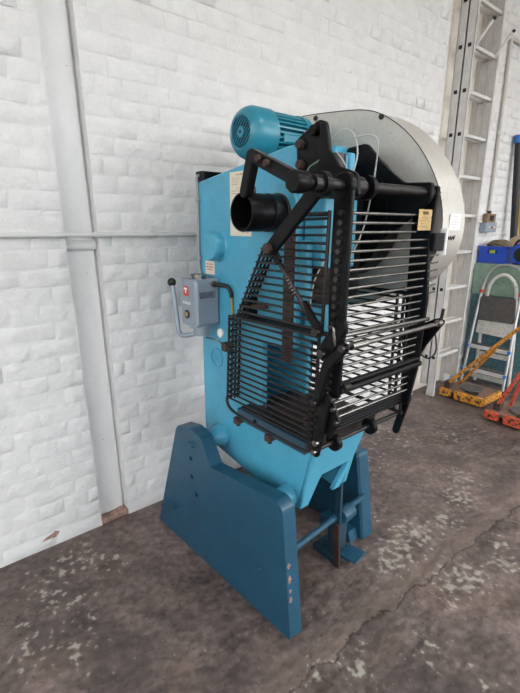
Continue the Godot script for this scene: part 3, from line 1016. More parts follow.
	tube("air_hose", [V(1.08, 1.71, 1.06), V(1.09, 1.67, 1.09), V(1.09, 1.60, 1.11), V(1.06, 1.45, 1.09), V(1.03, 1.33, 1.04), V(1.02, 1.2, 1.03)], 0.0024, M.clear_hose, t)

func press_switch(t: Node3D):
	var sw := group_node("switch_box", t)
	var hs := box("housing", V(0.932, 1.087, 0.358), V(1.05, 1.282, 0.482), M.grey_box, sw, 0.01)
	carved(hs, [notch(V(0.95, 1.205, 0.44), V(1.03, 1.232, 0.50))])
	box("slot_lip", V(0.946, 1.196, 0.478), V(1.034, 1.205, 0.489), M.grey_box, sw, 0.002)
	lathe("cap", [Vector2(0, 0), Vector2(0.03, 0), Vector2(0.03, 0.01), Vector2(0.034, 0.01), Vector2(0.034, 0.018), Vector2(0, 0.02)], V(0.985, 1.282, 0.425), Vector3.UP, M.steel, sw, 20)
	lathe("spindle_boss", [Vector2(0, 0), Vector2(0.034, 0), Vector2(0.034, 0.03), Vector2(0.045, 0.032), Vector2(0.045, 0.046), Vector2(0, 0.046)], V(0.985, 1.042, 0.43), Vector3.UP, M.grey_box, sw, 20)
	box("emblem", V(0.9302, 1.212, 0.388), V(0.9325, 1.252, 0.424), M.red, sw, 0.0006)
	box("emblem_mark", V(0.9295, 1.238, 0.392), V(0.9303, 1.246, 0.418), M.white, sw, 0.0)
	box("emblem_mark", V(0.9295, 1.224, 0.402), V(0.9303, 1.238, 0.410), M.white, sw, 0.0)
	box("name_band", V(0.9302, 1.172, 0.376), V(0.933, 1.194, 0.448), M.grey_box, sw, 0.001)
	for k in 5:
		box("raised_letter", V(0.929, 1.177, 0.384 + k * 0.012), V(0.931, 1.189, 0.391 + k * 0.012), M.pvc, sw, 0.0006)
	lathe("dial", [Vector2(0.0185, 0), Vector2(0.0185, 0.003), Vector2(0.013, 0.004), Vector2(0, 0.004)], V(0.9315, 1.135, 0.41), Vector3.LEFT, M.rust, sw, 20)
	disc("dial_face", V(0.9285, 1.135, 0.41), Vector3.LEFT, 0.010, 0.002, M.brass, sw, 14)
	tube("handle", [V(0.96, 1.045, 0.415), V(0.93, 1.035, 0.375), V(0.925, 1.045, 0.345), V(0.925, 1.10, 0.332), V(0.925, 1.18, 0.318), V(0.925, 1.25, 0.303)], 0.0105, M.grey_box, sw, 5, 10)
	lathe("ball_knob", [Vector2(0, -0.019), Vector2(0.010, -0.0165), Vector2(0.0165, -0.010), Vector2(0.019, 0), Vector2(0.0165, 0.010), Vector2(0.010, 0.0165), Vector2(0, 0.019)], V(0.925, 1.258, 0.300), Vector3.UP, M.rubber, sw, 18)
	tube("cable_gland", [V(1.018, 1.262, 0.482), V(1.018, 1.262, 0.51), V(1.035, 1.258, 0.555), V(1.04, 1.235, 0.572), V(1.042, 1.215, 0.574)], 0.0085, M.rubber, sw)
	disc("gland_nut", V(1.018, 1.262, 0.482), Vector3(0, 0, 1), 0.013, 0.014, M.rust, sw, 8)
	tube("yellow_cable", [V(1.042, 1.22, 0.574), V(1.043, 1.17, 0.577), V(1.045, 1.12, 0.58)], 0.0045, M.yellow_sleeve, sw)
	tube("link_wire", [V(0.985, 1.036, 0.46), V(1.03, 1.02, 0.48), V(1.04, 0.995, 0.54)], 0.0035, M.steel, sw)
	disc("white_disc", V(1.0505, 1.05, 0.487), Vector3.LEFT, 0.02, 0.01, M.white, sw, 16)

func press_side_guard(t: Node3D):
	var G := group_node("side_guard", t)
	var rb := 0.0042
	var x0 := 0.985
	var xs := [0.985, 1.003, 1.021, 1.039]
	var zf := 1.115
	# lower box: rods run front to back and return to the frame
	var n := 15
	for k in n:
		var y := 0.812 + k * 0.0235
		var zb: float = lerpf(0.614, 0.633, k / float(n - 1))
		rod("guard_rod", V(x0, y, zb), V(x0, y + 0.004, zf), rb, M.black_rod, G)
		rod("return_rod", V(x0, y, zb), V(1.048, y, zb), rb, M.black_rod, G)
	for x in xs:
		rod("upright_bar", V(x, 0.80, 0.616), V(x, 1.155, 0.637), rb * 1.2, M.black_rod, G)
		rod("shelf_rod", V(x, 1.156, 0.637), V(x, 1.166, zf - 0.01), rb * 1.3, M.black_rod, G)
	# upper part: slanted bars rising to the apex, then following the flat arm
	for x in xs:
		rod("slant_bar", V(x, 1.165, 0.69), V(x, 1.425, 0.842), rb * 1.2, M.black_rod, G)
	for k in 15:
		var y := 1.186 + k * 0.0235
		var zb := 0.0
		if y < 1.425:
			zb = lerpf(0.69, 0.842, (y - 1.165) / 0.26)
			rod("return_rod", V(x0, y, zb), V(1.044, y, zb), rb, M.black_rod, G)
		else:
			zb = lerpf(0.90, 1.07, (y - 1.425) / 0.12)
		rod("guard_rod", V(x0, y, zb - 0.01), V(x0, y + 0.003, zf + 0.01), rb, M.black_rod, G)
	rod("top_rail", V(x0, 1.53, 1.02), V(x0, 1.53, 1.13), 0.007, M.black_rod, G)
	# front uprights and bottom loop
	rod("front_bar", V(x0 + 0.003, 0.78, 1.10), V(x0 + 0.003, 1.17, 1.108), 0.006, M.black_rod, G)
	rod("front_bar", V(x0 + 0.003, 1.17, 1.118), V(x0 + 0.003, 1.54, 1.128), 0.006, M.black_rod, G)
	for k in 15:
		rod("rod_stub", V(x0 - 0.006, 0.812 + k * 0.0235 + 0.004, 1.085), V(x0 - 0.006, 0.812 + k * 0.0235 + 0.004, 1.104), 0.0062, M.black, G)
	tube("bottom_loop", [V(x0, 0.812, 0.613), V(x0, 0.785, 0.616), V(x0, 0.765, 0.64), V(x0, 0.757, 0.70), V(x0, 0.755, 0.90), V(x0, 0.757, 1.06), V(x0, 0.775, 1.095), V(x0, 0.80, 1.10)], 0.0062, M.black_rod, G, 4)
	for z in [0.69, 0.885]:
		var cl := box("clamp", V(0.968, 0.722, z - 0.016), V(1.002, 0.748, z + 0.016), M.rust, G, 0.004)
		bolt("bolt", V(0.985, 0.725, z), Vector3.DOWN, 0.011, 0.014, M.steel, cl)
	box("mounting_block", V(1.0, 1.17, 0.70), V(1.05, 1.235, 0.735), M.black, G, 0.004)
	bolt("bolt", V(1.0, 1.20, 0.712), Vector3.LEFT, 0.013, 0.016, M.steel, G)
	rod("stay", V(1.02, 1.205, 0.73), V(1.02, 1.215, 0.82), 0.009, M.rust, G)
	box("rusty_tab", V(1.02, 0.985, 0.525), V(1.05, 1.02, 0.56), M.rust, G, 0.003)
	# far side panel
	var H := group_node("far_side_guard", t)
	var xr := 1.432
	for k in 16:
		var y := 0.842 + k * 0.0265
		rod("guard_rod", V(xr, y, 0.66), V(xr, y + 0.004, 1.125), rb, M.black_rod, H)
	for z in [0.66, 1.085, 1.112, 1.14]:
		rod("upright_bar", V(xr, 0.80, z), V(xr, 1.262, z), 0.0062, M.black_rod, H)
	rod("top_rail", V(xr, 1.262, 0.66), V(xr, 1.262, 1.15), 0.0075, M.black_rod, H)
	rod("bottom_rail", V(xr, 0.80, 0.66), V(xr, 0.80, 1.15), 0.0075, M.black_rod, H)
	# open bars left of it close to the frame
	for k in 3:
		rod("guard_rod", V(1.34, 0.80 + k * 0.03, 0.70), V(1.432, 0.80 + k * 0.03, 0.66), rb, M.black_rod, H)

func press_front_guard(t: Node3D):
	var F := group_node("front_guard", t)
	var zr := 1.193
	# corner post with its row of bolts
	plate("corner_post", rounded(v2s([1.142, 1.60, 1.208, 1.60, 1.205, 1.30, 1.199, 0.985, 1.155, 0.985, 1.138, 1.30]), 0.01), "x", 0.985, 0.999, M.black, F, 0.003)
	disc("post_eye", V(0.98, 1.603, 1.174), Vector3.RIGHT, 0.036, 0.024, M.black, F, 24)
	var y := 1.532
	var ys := []
	for k in 21:
		ys.append(y - k * 0.0262)
	for k in ys.size():
		var yy: float = ys[k]
		var x1 := 1.338 if k < 3 else 1.425 - 0.0012 * k
		rod("guard_rod", V(0.99, yy, zr), V(x1, yy, zr - 0.004), 0.0046, M.steel, F)
		var off := 0.0
		bolt("bolt", V(0.986, yy, 1.178 - 0.0008 * k), Vector3.LEFT, 0.0095, 0.012, M.bolt, F)
	# heavier cross rods
	rod("cross_rod", V(0.99, 1.188, 1.205), V(1.45, 1.178, 1.205), 0.0075, M.steel, F)
	var cr := rod("coupling_rod", V(0.985, 1.162, 1.235), V(1.48, 1.162, 1.235), 0.0075, M.steel, F)
	rod("coupling", V(0.985, 1.162, 1.235), V(1.055, 1.162, 1.235), 0.012, M.steel, F)
	rod("cross_rod", V(0.99, 1.012, 1.20), V(1.44, 1.012, 1.195), 0.011, M.black, F)
	rod("cross_rod", V(0.99, 1.030, 1.195), V(1.44, 1.030, 1.19), 0.008, M.black, F)
	bolt("lock_nut", V(1.0, 1.02, 1.20), Vector3.RIGHT, 0.017, 0.03, M.oily, F)
	for k in 4:
		rod("guard_rod", V(0.99, 0.985 - k * 0.027, 1.165), V(1.42, 0.985 - k * 0.027, 1.165), 0.0046, M.steel, F)
	for k in 5:
		rod("bottom_rod", V(0.99, 0.893 - k * 0.013, 1.150 - k * 0.003), V(1.425, 0.893 - k * 0.013, 1.150 - k * 0.003), 0.0055 if k != 0 else 0.0085, M.black, F)
	rod("roller_rod", V(0.95, 0.792, 1.13), V(1.425, 0.792, 1.13), 0.0085, M.oily, F)
	for x in [1.05, 1.245]:
		lathe("roller", [Vector2(0, 0), Vector2(0.027, 0), Vector2(0.031, 0.004), Vector2(0.031, 0.018), Vector2(0.027, 0.022), Vector2(0, 0.022)], V(x, 0.79, 1.13), Vector3.RIGHT, M.black, F, 20)
	# far post
	plate("far_post", rounded(v2s([1.115, 1.635, 1.205, 1.625, 1.19, 1.45, 1.205, 1.25, 1.195, 1.0, 1.17, 0.84, 1.135, 0.84, 1.12, 1.25]), 0.01), "x", 1.428, 1.444, M.black, F, 0.003)
	plate("far_foot", stroke(v2s([1.155, 0.86, 1.118, 0.71]), 0.03), "x", 1.446, 1.458, M.black, F, 0.002)
	for k in 8:
		bolt("bolt", V(1.44, 1.47 - k * 0.07, 1.18), Vector3.RIGHT, 0.0085, 0.012, M.black, F)
	for k in 6:
		rod("rod_tail", V(1.43, 1.40 - k * 0.026, 1.2), V(1.50, 1.40 - k * 0.026, 1.19), 0.0035, M.steel, F)
	var tag := label_plate("maker_plate", V(1.370, 1.517, 1.2), Vector3.RIGHT, Vector3.UP, 0.078, 0.066, M.brass, F)
	var tm := TextMesh.new()
	tm.text = "UDAL"
	tm.font = SystemFont.new()
	tm.font.font_names = PackedStringArray(["Droid Sans"])
	tm.font_size = 16
	tm.pixel_size = 0.0009
	tm.depth = 0.0008
	put("plate_lettering", tm, M.dark, tag, Transform3D(Basis.IDENTITY, V(1.372, 1.539, 1.2022) - org))
	for k in 4:
		box("plate_line", V(1.342, 1.522 - k * 0.009, 1.2014), V(1.342 + 0.05 - 0.007 * (k % 2), 1.5235 - k * 0.009, 1.2019), M.rope, tag, 0.0)
	box("latch_block", V(1.425, 1.415, 1.195), V(1.488, 1.475, 1.215), M.black, F, 0.004)
	box("latch_edge", V(1.488, 1.40, 1.195), V(1.496, 1.49, 1.22), M.white, F, 0.002)

func press_levers(t: Node3D):
	# brackets bolted to the head that carry the guard shaft
	var A := group_node("guard_bracket", t)
	plate("bolted_plate", rounded(v2s([0.944, 1.752, 1.035, 1.795, 1.064, 1.785, 1.066, 1.69, 1.0, 1.668, 0.985, 1.61, 0.955, 1.61]), 0.012), "x", 1.025, 1.042, M.black, A, 0.003)
	plate("web", rounded(v2s([1.055, 1.782, 1.080, 1.778, 1.098, 1.70, 1.13, 1.66, 1.20, 1.635, 1.21, 1.575, 1.05, 1.585, 0.985, 1.60, 0.99, 1.64, 1.06, 1.68]), 0.012), "x", 1.008, 1.024, M.black, A, 0.003)
	tube("worn_edge", [V(1.022, 1.775, 1.066), V(1.022, 1.70, 1.068), V(1.022, 1.682, 1.045), V(1.022, 1.664, 1.005), V(1.022, 1.625, 0.988)], 0.0022, M.green, A, 4, 6)
	for q in [[0.970, 1.734], [0.973, 1.677]]:
		bolt("bolt", V(1.026, q[1], q[0]), Vector3.LEFT, 0.015, 0.018, M.rust, A)
	bolt("bolt", V(1.026, 1.765, 1.03), Vector3.LEFT, 0.017, 0.02, M.black, A)
	var B := group_node("guard_bracket", t)
	plate("bolted_plate", rounded(v2s([0.80, 1.775, 0.925, 1.785, 0.985, 1.725, 1.04, 1.677, 1.094, 1.640, 1.20, 1.635, 1.20, 1.58, 1.10, 1.50, 0.95, 1.40, 0.80, 1.40]), 0.014), "x", 1.395, 1.412, M.black, B, 0.003)
	for q in [[0.86, 1.73], [0.87, 1.66]]:
		bolt("bolt", V(1.395, q[1], q[0]), Vector3.LEFT, 0.014, 0.02, M.black, B)
	box("spacer", V(1.325, 1.60, 0.80), V(1.396, 1.78, 0.845), M.body, B, 0.004)
	var S := group_node("guard_shaft", t)
	rod("shaft", V(0.80, 1.603, 1.172), V(1.455, 1.606, 1.172), 0.0155, M.oily, S)
	lathe("collar", [Vector2(0, 0), Vector2(0.026, 0), Vector2(0.028, 0.003), Vector2(0.028, 0.045), Vector2(0.026, 0.048), Vector2(0, 0.048)], V(0.795, 1.603, 1.172), Vector3.RIGHT, M.black, S, 8)
	lathe("collar", [Vector2(0, 0), Vector2(0.023, 0), Vector2(0.023, 0.03), Vector2(0, 0.03)], V(0.863, 1.603, 1.172), Vector3.RIGHT, M.oily, S, 20)
	lathe("collar", [Vector2(0, 0), Vector2(0.032, 0), Vector2(0.032, 0.022), Vector2(0, 0.022)], V(0.893, 1.603, 1.172), Vector3.RIGHT, M.black, S, 20)
	lathe("collar", [Vector2(0, 0), Vector2(0.028, 0), Vector2(0.028, 0.04), Vector2(0, 0.04)], V(1.02, 1.603, 1.172), Vector3.RIGHT, M.oily, S, 20)
	lathe("collar", [Vector2(0, 0), Vector2(0.034, 0), Vector2(0.034, 0.016), Vector2(0, 0.016)], V(1.085, 1.603, 1.172), Vector3.RIGHT, M.black, S, 20)
	lathe("collar", [Vector2(0, 0), Vector2(0.026, 0), Vector2(0.026, 0.03), Vector2(0, 0.03)], V(1.40, 1.605, 1.172), Vector3.RIGHT, M.black, S, 20)
	bolt("end_nut", V(1.455, 1.606, 1.172), Vector3.RIGHT, 0.018, 0.02, M.steel, S)
	bolt("end_nut", V(1.475, 1.606, 1.172), Vector3.RIGHT, 0.011, 0.014, M.steel, S)
	# bent finger that rides on the clutch cup
	var E := plate("bent_finger", stroke(v2s([1.165, 1.60, 0.952, 1.690, 0.920, 1.594]), 0.036), "x", 0.836, 0.866, M.black, t, 0.004)
	for q in [[0.995, 1.676], [1.032, 1.66]]:
		bolt("bolt", V(0.837, q[1], q[0]), Vector3.LEFT, 0.011, 0.012, M.rust, E)
	disc("finger_roller", V(0.866, 1.598, 0.921), Vector3.RIGHT, 0.014, 0.012, M.steel, E, 14)
	plate("flat_arm", stroke(v2s([1.165, 1.60, 0.975, 1.430]), 0.046), "x", 0.896, 0.912, M.black, t, 0.003)
	# spring link from the arm down to the lever cluster
	var K := group_node("link_rod", t)
	disc("pivot_pin", V(0.88, 1.430, 0.972), Vector3.RIGHT, 0.016, 0.035, M.rust, K, 16)
	bar("fork", V(0.925, 1.435, 0.955), V(0.925, 1.385, 0.985), 0.018, 0.022, Vector3.RIGHT, M.black, K)
	rod("rod", V(0.928, 1.40, 0.972), V(0.935, 1.24, 1.11), 0.0075, M.oily, K)
	bar("long_fork", V(0.935, 1.275, 1.085), V(0.935, 1.195, 1.16), 0.014, 0.026, Vector3.RIGHT, M.black, K)
	for k in 6:
		var q := lerpf(0.35, 0.62, k / 5.0)
		disc("thread_ring", V(0.929, lerpf(1.40, 1.24, q), lerpf(0.972, 1.11, q)), V(0.0, -0.16, 0.138), 0.0095, 0.003, M.steel, K, 10)
	bolt("pivot_bolt", V(0.945, 1.198, 1.152), Vector3.LEFT, 0.014, 0.03, M.oily, K)
	# lever cluster at the near corner
	var L := group_node("trip_lever", t)
	plate("pivot_block", stroke(v2s([1.205, 1.215, 1.15, 1.125]), 0.052), "x", 0.962, 0.978, M.black, L, 0.004)
	bolt("pivot_bolt", V(0.962, 1.128, 1.152), Vector3.LEFT, 0.015, 0.018, M.bolt, L)
	plate("bent_arm", stroke(v2s([1.240, 1.164, 1.176, 1.096, 1.139, 0.965]), 0.030), "x", 0.944, 0.958, M.black, L, 0.003)
	bolt("arm_bolt", V(0.944, 1.164, 1.238), Vector3.LEFT, 0.012, 0.01, M.bolt, L)
	bolt("arm_bolt", V(0.944, 0.967, 1.139), Vector3.LEFT, 0.012, 0.01, M.oily, L)
	plate("lower_arm", stroke(v2s([1.17, 0.985, 1.150, 0.88, 1.132, 0.785]), 0.034), "x", 0.962, 0.974, M.black, L, 0.003)
	bolt("arm_bolt", V(0.962, 0.825, 1.14), Vector3.LEFT, 0.012, 0.012, M.steel, L)
	bolt("arm_bolt", V(0.962, 0.79, 1.133), Vector3.LEFT, 0.011, 0.012, M.steel, L)
	plate("gusset", rounded(v2s([1.178, 0.99, 1.218, 0.915, 1.175, 0.845, 1.15, 0.87, 1.155, 0.98]), 0.01), "x", 0.976, 0.986, M.black, L, 0.002)
	for q in [[1.192, 0.955], [1.207, 0.915], [1.186, 0.985]]:
		bolt("arm_bolt", V(0.977, q[1], q[0]), Vector3.LEFT, 0.008, 0.012, M.bolt, L)
	rod("pull_rod", V(0.985, 1.12, 1.155), V(0.985, 0.88, 1.135), 0.006, M.steel, L)
	tube("chain", [V(0.965, 1.21, 1.165), V(0.962, 1.212, 1.185), V(0.962, 1.19, 1.19), V(0.966, 1.16, 1.195)], 0.0055, M.steel, L)
	# matching horn on the far side
	var R := plate("far_horn", rounded(v2s([1.075, 1.10, 1.228, 1.182, 1.254, 1.172, 1.19, 1.07, 1.135, 0.94, 1.105, 0.93, 1.10, 1.03]), 0.012), "x", 1.478, 1.492, M.black, t, 0.003)
	bolt("bolt", V(1.478, 1.165, 1.236), Vector3.LEFT, 0.014, 0.02, M.steel, R)
	rod("hook_pin", V(1.485, 1.17, 1.235), V(1.485, 1.215, 1.24), 0.006, M.oily, R)
	tube("wire", [V(1.49, 1.15, 1.21), V(1.495, 1.06, 1.225), V(1.495, 1.02, 1.20), V(1.492, 1.03, 1.165)], 0.003, M.oily, R)

# ------------------------------------------------------------------ ladders and store corner
func build_ladder():
	var x0 := 3.60
	var x1 := 4.03
	var t := thing("extension_ladder", "tall aluminium two-section ladder standing upright against the brick wall", "ladder", V(3.82, 0, 0.1))
	var names := ["rear_section", "front_section"]
	for s in 2:
		var z0 := 0.006 if s == 0 else 0.076
		var z1 := z0 + 0.066
		var yb := 0.0 if s == 1 else 0.1
		var S := group_node(names[s], t)
		for x in [x0, x1]:
			var st := new_st()
			boxm(st, V(x, yb, z0), V(x + 0.004, 4.2, z1), 0.0)
			var d := 0.022 if x == x0 else -0.018
			boxm(st, V(minf(x, x + d), yb, z1 - 0.004), V(maxf(x, x + d) + 0.004, 4.2, z1), 0.0)
			boxm(st, V(minf(x, x + d), yb, z0), V(maxf(x, x + d) + 0.004, 4.2, z0 + 0.004), 0.0)
			put("stile", st.commit(), M.alu, S)
		for k in 14:
			var y := 0.36 + k * 0.305
			if y > 4.15:
				break
			var st2 := new_st()
			var zc := (z0 + z1) * 0.5
			slab(st2, PackedVector2Array(rounded(v2s([zc - 0.016, y - 0.012, zc + 0.016, y - 0.012, zc + 0.016, y + 0.014, zc - 0.016, y + 0.014]), 0.005, 2)), "x", x0 + 0.003, x1 + 0.002, 0.0)
			put("rung", st2.commit(), M.alu, S)
			box("painted_rung_hole", V(x0 - 0.002, y - 0.013, zc - 0.013), V(x0 + 0.001, y + 0.013, zc + 0.013), M.dark, S, 0.0)  # dark box painted in for the shade inside the open rung hole
		if s == 1:
			for x in [x0, x1]:
				box("foot", V(x - 0.006, 0.0, z0 - 0.002), V(x + 0.028, 0.05, z1 + 0.004), M.alu, S, 0.003)
			for x in [x0 + 0.06, x1 - 0.03]:
				rod("guide_arm", V(x, 2.80, 0.12), V(x + 0.03, 2.95, 0.22), 0.011, M.alu, S)
				rod("guide_cap", V(x + 0.03, 2.95, 0.22), V(x + 0.034, 2.965, 0.232), 0.013, M.rubber, S)
	# pipe and isolator on the wall
	t = thing("wall_pipe", "thin white steel pipe dropping down the wall to a small grey switch box", "pipe", V(4.46, 1.6, 0.02))
	tube("pipe_run", [V(4.50, 1.60, 0.02), V(4.49, 2.2, 0.02), V(4.475, 2.9, 0.02), V(4.472, 3.03, 0.02), V(4.50, 3.06, 0.02), V(4.7, 3.07, 0.02), V(5.6, 3.08, 0.02)], 0.014, M.pipe, t, 6)
	disc("pipe_clip", V(4.487, 2.32, 0.008), Vector3(0, 0, 1), 0.02, 0.03, M.pvc, t, 10)
	tube("pipe_branch", [V(4.1, 1.535, 0.015), V(4.38, 1.535, 0.015)], 0.012, M.pvc, t)
	t = thing("isolator_box", "small grey metal isolator switch box mounted on the wall above the blue crate", "switch box", V(4.5, 1.44, 0.02))
	box("upper_box", V(4.42, 1.53, 0.004), V(4.60, 1.61, 0.05), M.wood, t, 0.004)
	box("window", V(4.47, 1.545, 0.05), V(4.55, 1.595, 0.053), M.dark, t, 0.001)
	box("lower_box", V(4.38, 1.44, 0.004), V(4.60, 1.53, 0.07), M.grey_box, t, 0.006)
	for k in 3:
		disc("knob", V(4.43 + k * 0.055, 1.485, 0.07), Vector3(0, 0, 1), 0.011, 0.01, M.pvc if k != 1 else M.red, t, 10)
	disc("gland", V(4.50, 1.608, 0.025), Vector3.UP, 0.018, 0.03, M.rust, t, 10)

func build_corner():
	# cabinet whose green upper side faces the camera
	var t := thing("storage_cabinet", "green topped steel cabinet with teal lower side standing behind the step ladder", "cabinet", V(4.830, 0, 0.3))
	box("lower_side", V(4.390, 0.0, 0.01), V(5.4, 0.86, 0.62), M.teal, t, 0.006)
	box("upper_side", V(4.380, 0.86, 0.005), V(5.41, 1.155, 0.63), M.green, t, 0.008)
	# blue crate
	t = thing("plastic_crate", "dark blue plastic crate of odds and ends on the green cabinet", "crate", V(4.550, 1.157, 0.15))
	var st := new_st()
	var a := V(4.400, 1.157, 0.02)
	var b := V(4.750, 1.31, 0.275)
	boxm(st, a, b, 0.003)
	carved(put("tub", st.commit(), M.blue_plastic, t), [notch(V(a.x - 0.02, b.y - 0.06, 0.10), V(a.x + 0.02, b.y - 0.03, 0.19)), notch(a + V(0.008, 0.008, 0.008), b + V(-0.008, 0.05, -0.008))])
	box("rim", V(a.x - 0.012, b.y - 0.012, a.z - 0.008), V(a.x + 0.004, b.y + 0.004, b.z + 0.012), M.blue_plastic, t, 0.002)
	box("rim", V(a.x - 0.012, b.y - 0.012, b.z - 0.002), V(b.x + 0.01, b.y + 0.004, b.z + 0.012), M.blue_plastic, t, 0.002)
	t = thing("cloth", "small bright yellow cloth showing through the hand hole of the blue crate", "cloth", V(4.392, 1.26, 0.115))
	box("fold", V(4.42, 1.22, 0.11), V(4.43, 1.285, 0.16), plain(Color8(206, 222, 60), 0.8), t, 0.002)
	t = thing("hose_coil", "dusty brown coil of hose heaped on top in the blue crate", "hose", V(4.490, 1.30, 0.17))
	for k in 3:
		var pts := []
		for i in 13:
			var an := TAU * i / 12.0
			pts.append(V(4.530 + 0.085 * cos(an), 1.318 + k * 0.016 + 0.012 * sin(an * 2 + k), 0.15 + (0.10 - 0.012 * k) * sin(an)))
		tube("loop", pts, 0.013, M.rope, t, 3, 7)
	t = thing("card_box", "torn piece of cardboard sticking out of the blue crate", "cardboard", V(4.610, 1.30, 0.22))
	bar("sheet", V(4.72, 1.317, 0.245), V(4.68, 1.40, 0.22), 0.11, 0.006, V(0.5, 0, 0.8), M.card, t)
	# cable reel beside the crate
	t = thing("cable_reel", "blue drum cable reel with black handle standing beside the blue crate", "cable reel", V(4.510, 1.157, 0.42))
	lathe("drum", [Vector2(0, 0), Vector2(0.085, 0), Vector2(0.095, 0.008), Vector2(0.095, 0.02), Vector2(0.06, 0.024), Vector2(0.06, 0.13), Vector2(0.095, 0.134), Vector2(0.095, 0.15), Vector2(0, 0.15)], V(4.400, 1.257, 0.40), Vector3.RIGHT, M.blue_plastic, t, 28)
	disc("centre_plate", V(4.402, 1.25, 0.40), Vector3.LEFT, 0.062, 0.01, M.rubber, t, 24)
	tube("handle", [V(4.420, 1.27, 0.31), V(4.420, 1.36, 0.345), V(4.420, 1.375, 0.40), V(4.420, 1.36, 0.455), V(4.420, 1.27, 0.49)], 0.011, M.rubber, t)
	box("stand", V(4.410, 1.157, 0.33), V(4.550, 1.17, 0.47), M.rubber, t, 0.003)
	# tall things leaning behind
	t = thing("black_pole", "black pole with a blue cap leaning on the wall behind the crate", "pole", V(5.0, 1.157, 0.12))
	rod("tube", V(4.96, 1.157, 0.12), V(4.86, 2.29, 0.05), 0.034, M.rubber, t)
	rod("cap", V(4.86, 2.27, 0.052), V(4.856, 2.34, 0.047), 0.042, M.blue_cap, t)
	t = thing("wooden_batten", "short weathered wooden batten leaning beside the black pole", "batten", V(5.2, 1.157, 0.16))
	bar("batten", V(5.22, 1.157, 0.24), V(5.20, 1.85, 0.14), 0.05, 0.025, Vector3.RIGHT, M.wood, t)
	t = thing("yellow_level", "mustard yellow bar leaning between the black pole and the batten", "bar", V(5.1, 1.157, 0.16))
	bar("bar", V(5.20, 1.157, 0.10), V(5.07, 2.05, 0.03), 0.03, 0.03, Vector3.RIGHT, M.mustard, t)
	build_step_ladder()

func build_step_ladder():
	var t := thing("step_ladder", "silver folding step ladder with dark padded platform leaning against the green cabinet", "step ladder", V(4.24, 0, 0.33))
	var za := 0.14
	var zb := 0.51
	# front hoop: two rails joined over the top
	var pts := [V(4.12, 0.0, za), V(4.23, 0.55, za), V(4.30, 0.90, za + 0.005), V(4.325, 1.05, za + 0.03), V(4.34, 1.13, za + 0.09), V(4.345, 1.155, za + 0.18), V(4.34, 1.13, zb - 0.09), V(4.325, 1.05, zb - 0.03), V(4.30, 0.90, zb - 0.02), V(4.23, 0.55, zb - 0.005), V(4.12, 0.0, zb + 0.02)]
	tube("front_frame", pts, 0.0125, M.alu_tube, t, 5, 10)
	for z in [za, zb + 0.02]:
		rod("rubber_foot", V(4.119, 0.0, z), V(4.125, 0.04, z), 0.018, M.rubber, t)
	for z in [za + 0.005, zb - 0.02]:
		rod("red_joint", V(4.297, 0.885, z), V(4.303, 0.915, z), 0.019, M.red, t)
	# rear hoop in white
	var p2 := [V(4.36, 0.0, za + 0.03), V(4.34, 0.5, za + 0.03), V(4.325, 0.80, za + 0.045), V(4.32, 0.95, za + 0.06), V(4.32, 1.03, za + 0.105), V(4.32, 1.065, za + 0.18), V(4.32, 1.03, zb - 0.12), V(4.32, 0.95, zb - 0.075), V(4.325, 0.80, zb - 0.06), V(4.34, 0.5, zb - 0.035), V(4.36, 0.0, zb - 0.02)]
	tube("rear_frame", p2, 0.016, M.step_white, t, 5, 10)
	# padded platform folded up
	var pf := plate("platform", rounded(v2s([za + 0.005, 0.63, zb - 0.03, 0.64, zb - 0.045, 0.87, za + 0.015, 0.86]), 0.03), "x", 4.265, 4.285, M.step_pad, t, 0.004, 0.0)
	plate("platform_back", rounded(v2s([za + 0.005, 0.50, zb - 0.02, 0.49, zb - 0.03, 0.63, za + 0.015, 0.63]), 0.02), "x", 4.285, 4.30, M.step_white, t, 0.003)
	# two treads
	for q in [[0.385, 4.205, 0.01], [0.165, 4.165, 0.0]]:
		var y: float = q[0]
		var x: float = q[1]
		var g: float = q[2]
		var tr := group_node("tread", t)
		box("board", V(x - 0.03, y, za + g), V(x + 0.07, y + 0.02, zb - g), M.step_pad, tr, 0.003)
		box("edge_strip", V(x - 0.036, y - 0.012, za + g - 0.01), V(x - 0.03, y + 0.022, zb - g + 0.01), M.alu, tr, 0.002)
		for z in [za + g - 0.012, zb - g + 0.012]:
			box("blue_stop", V(x - 0.042, y - 0.008, z - 0.012), V(x - 0.016, y + 0.018, z + 0.012), M.blue_cap, tr, 0.003)
		plate("brace_panel", v2s([za + 0.03, y - 0.11, zb - 0.03, y - 0.11, zb - 0.03, y - 0.065, za + 0.03, y - 0.065]), "x", x + 0.1, x + 0.11, M.step_white, tr, 0.002)

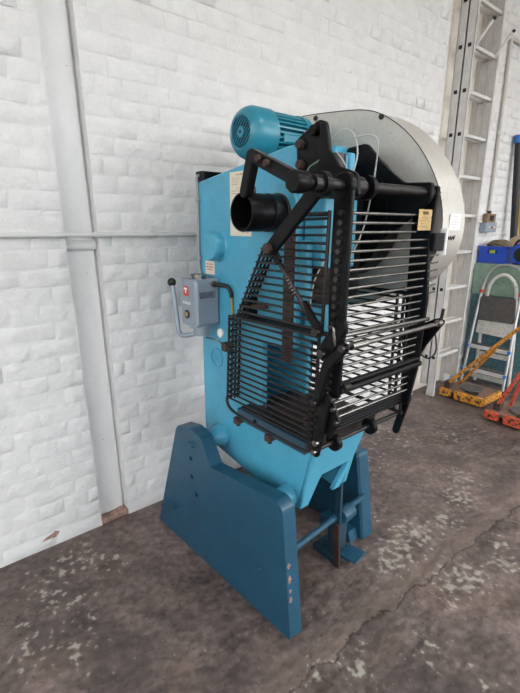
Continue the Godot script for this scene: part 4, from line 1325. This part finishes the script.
func skate(called: String, label: String, at: Vector3, dx: float, dz: float, mat: Material, handle_to: Vector3, handle_from: Vector3):
	var t := thing(called, label, "machine skate", at)
	var o := at
	box("deck", o + V(0.02, 0.055, 0.0), o + V(dx, 0.075, dz), M.skate_top, t, 0.004)
	# painted edge bars toward the room
	box("edge_bar", o + V(0.0, 0.02, -0.01), o + V(0.03, 0.08, dz * 0.25), mat, t, 0.006)
	box("edge_bar", o + V(0.0, 0.015, dz * 0.33), o + V(0.035, 0.085, dz), mat, t, 0.006)
	box("side_bar", o + V(0.02, 0.02, dz - 0.02), o + V(dx, 0.078, dz + 0.01), mat, t, 0.004)
	for q in [0.1, 0.45, 0.7, 0.9]:
		bolt("bolt", o + V(0.002, 0.05, dz * q), Vector3.LEFT, 0.012, 0.01, M.rust, t)
	for q in [[0.08, 0.15], [0.08, 0.75], [0.7, 0.15], [0.7, 0.75]]:
		rod("roller", o + V(dx * q[0] + 0.05, 0.03, dz * q[1] - 0.04), o + V(dx * q[0] + 0.05, 0.03, dz * q[1] + 0.06), 0.03, M.rubber, t)
	disc("turntable", o + V(dx * 0.55, 0.075, dz * 0.5), Vector3.UP, 0.095, 0.014, M.step_pad, t, 28)
	disc("turntable", o + V(dx * 0.28, 0.075, dz * 0.62), Vector3.UP, 0.06, 0.01, M.oily, t, 20)
	bar("handle", handle_from, handle_to, 0.018, 0.028, Vector3.RIGHT, mat, t)
	var d := (handle_to - handle_from)
	bar("handle_stay", handle_from + V(0.10, -0.01, 0.06), handle_from + d * 0.55 + V(0.03, -0.02, 0), 0.014, 0.022, Vector3.RIGHT, mat, t)
	box("hinge", handle_from + V(-0.02, -0.04, -0.025), handle_from + V(0.05, 0.02, 0.03), M.rust, t, 0.004)

func build_skates():
	skate("machine_skate", "worn yellow machine moving skate with a long angled tow bar by the ladder foot", V(3.66, 0, 0.175), 0.36, 0.38, M.yellow, V(3.55, 0.93, 0.92), V(3.74, 0.11, 0.20))
	skate("machine_skate", "worn red orange machine moving skate beside the yellow one", V(3.46, 0, 0.66), 0.36, 0.42, M.orange_red, V(3.60, 0.78, 0.98), V(3.56, 0.11, 0.71))
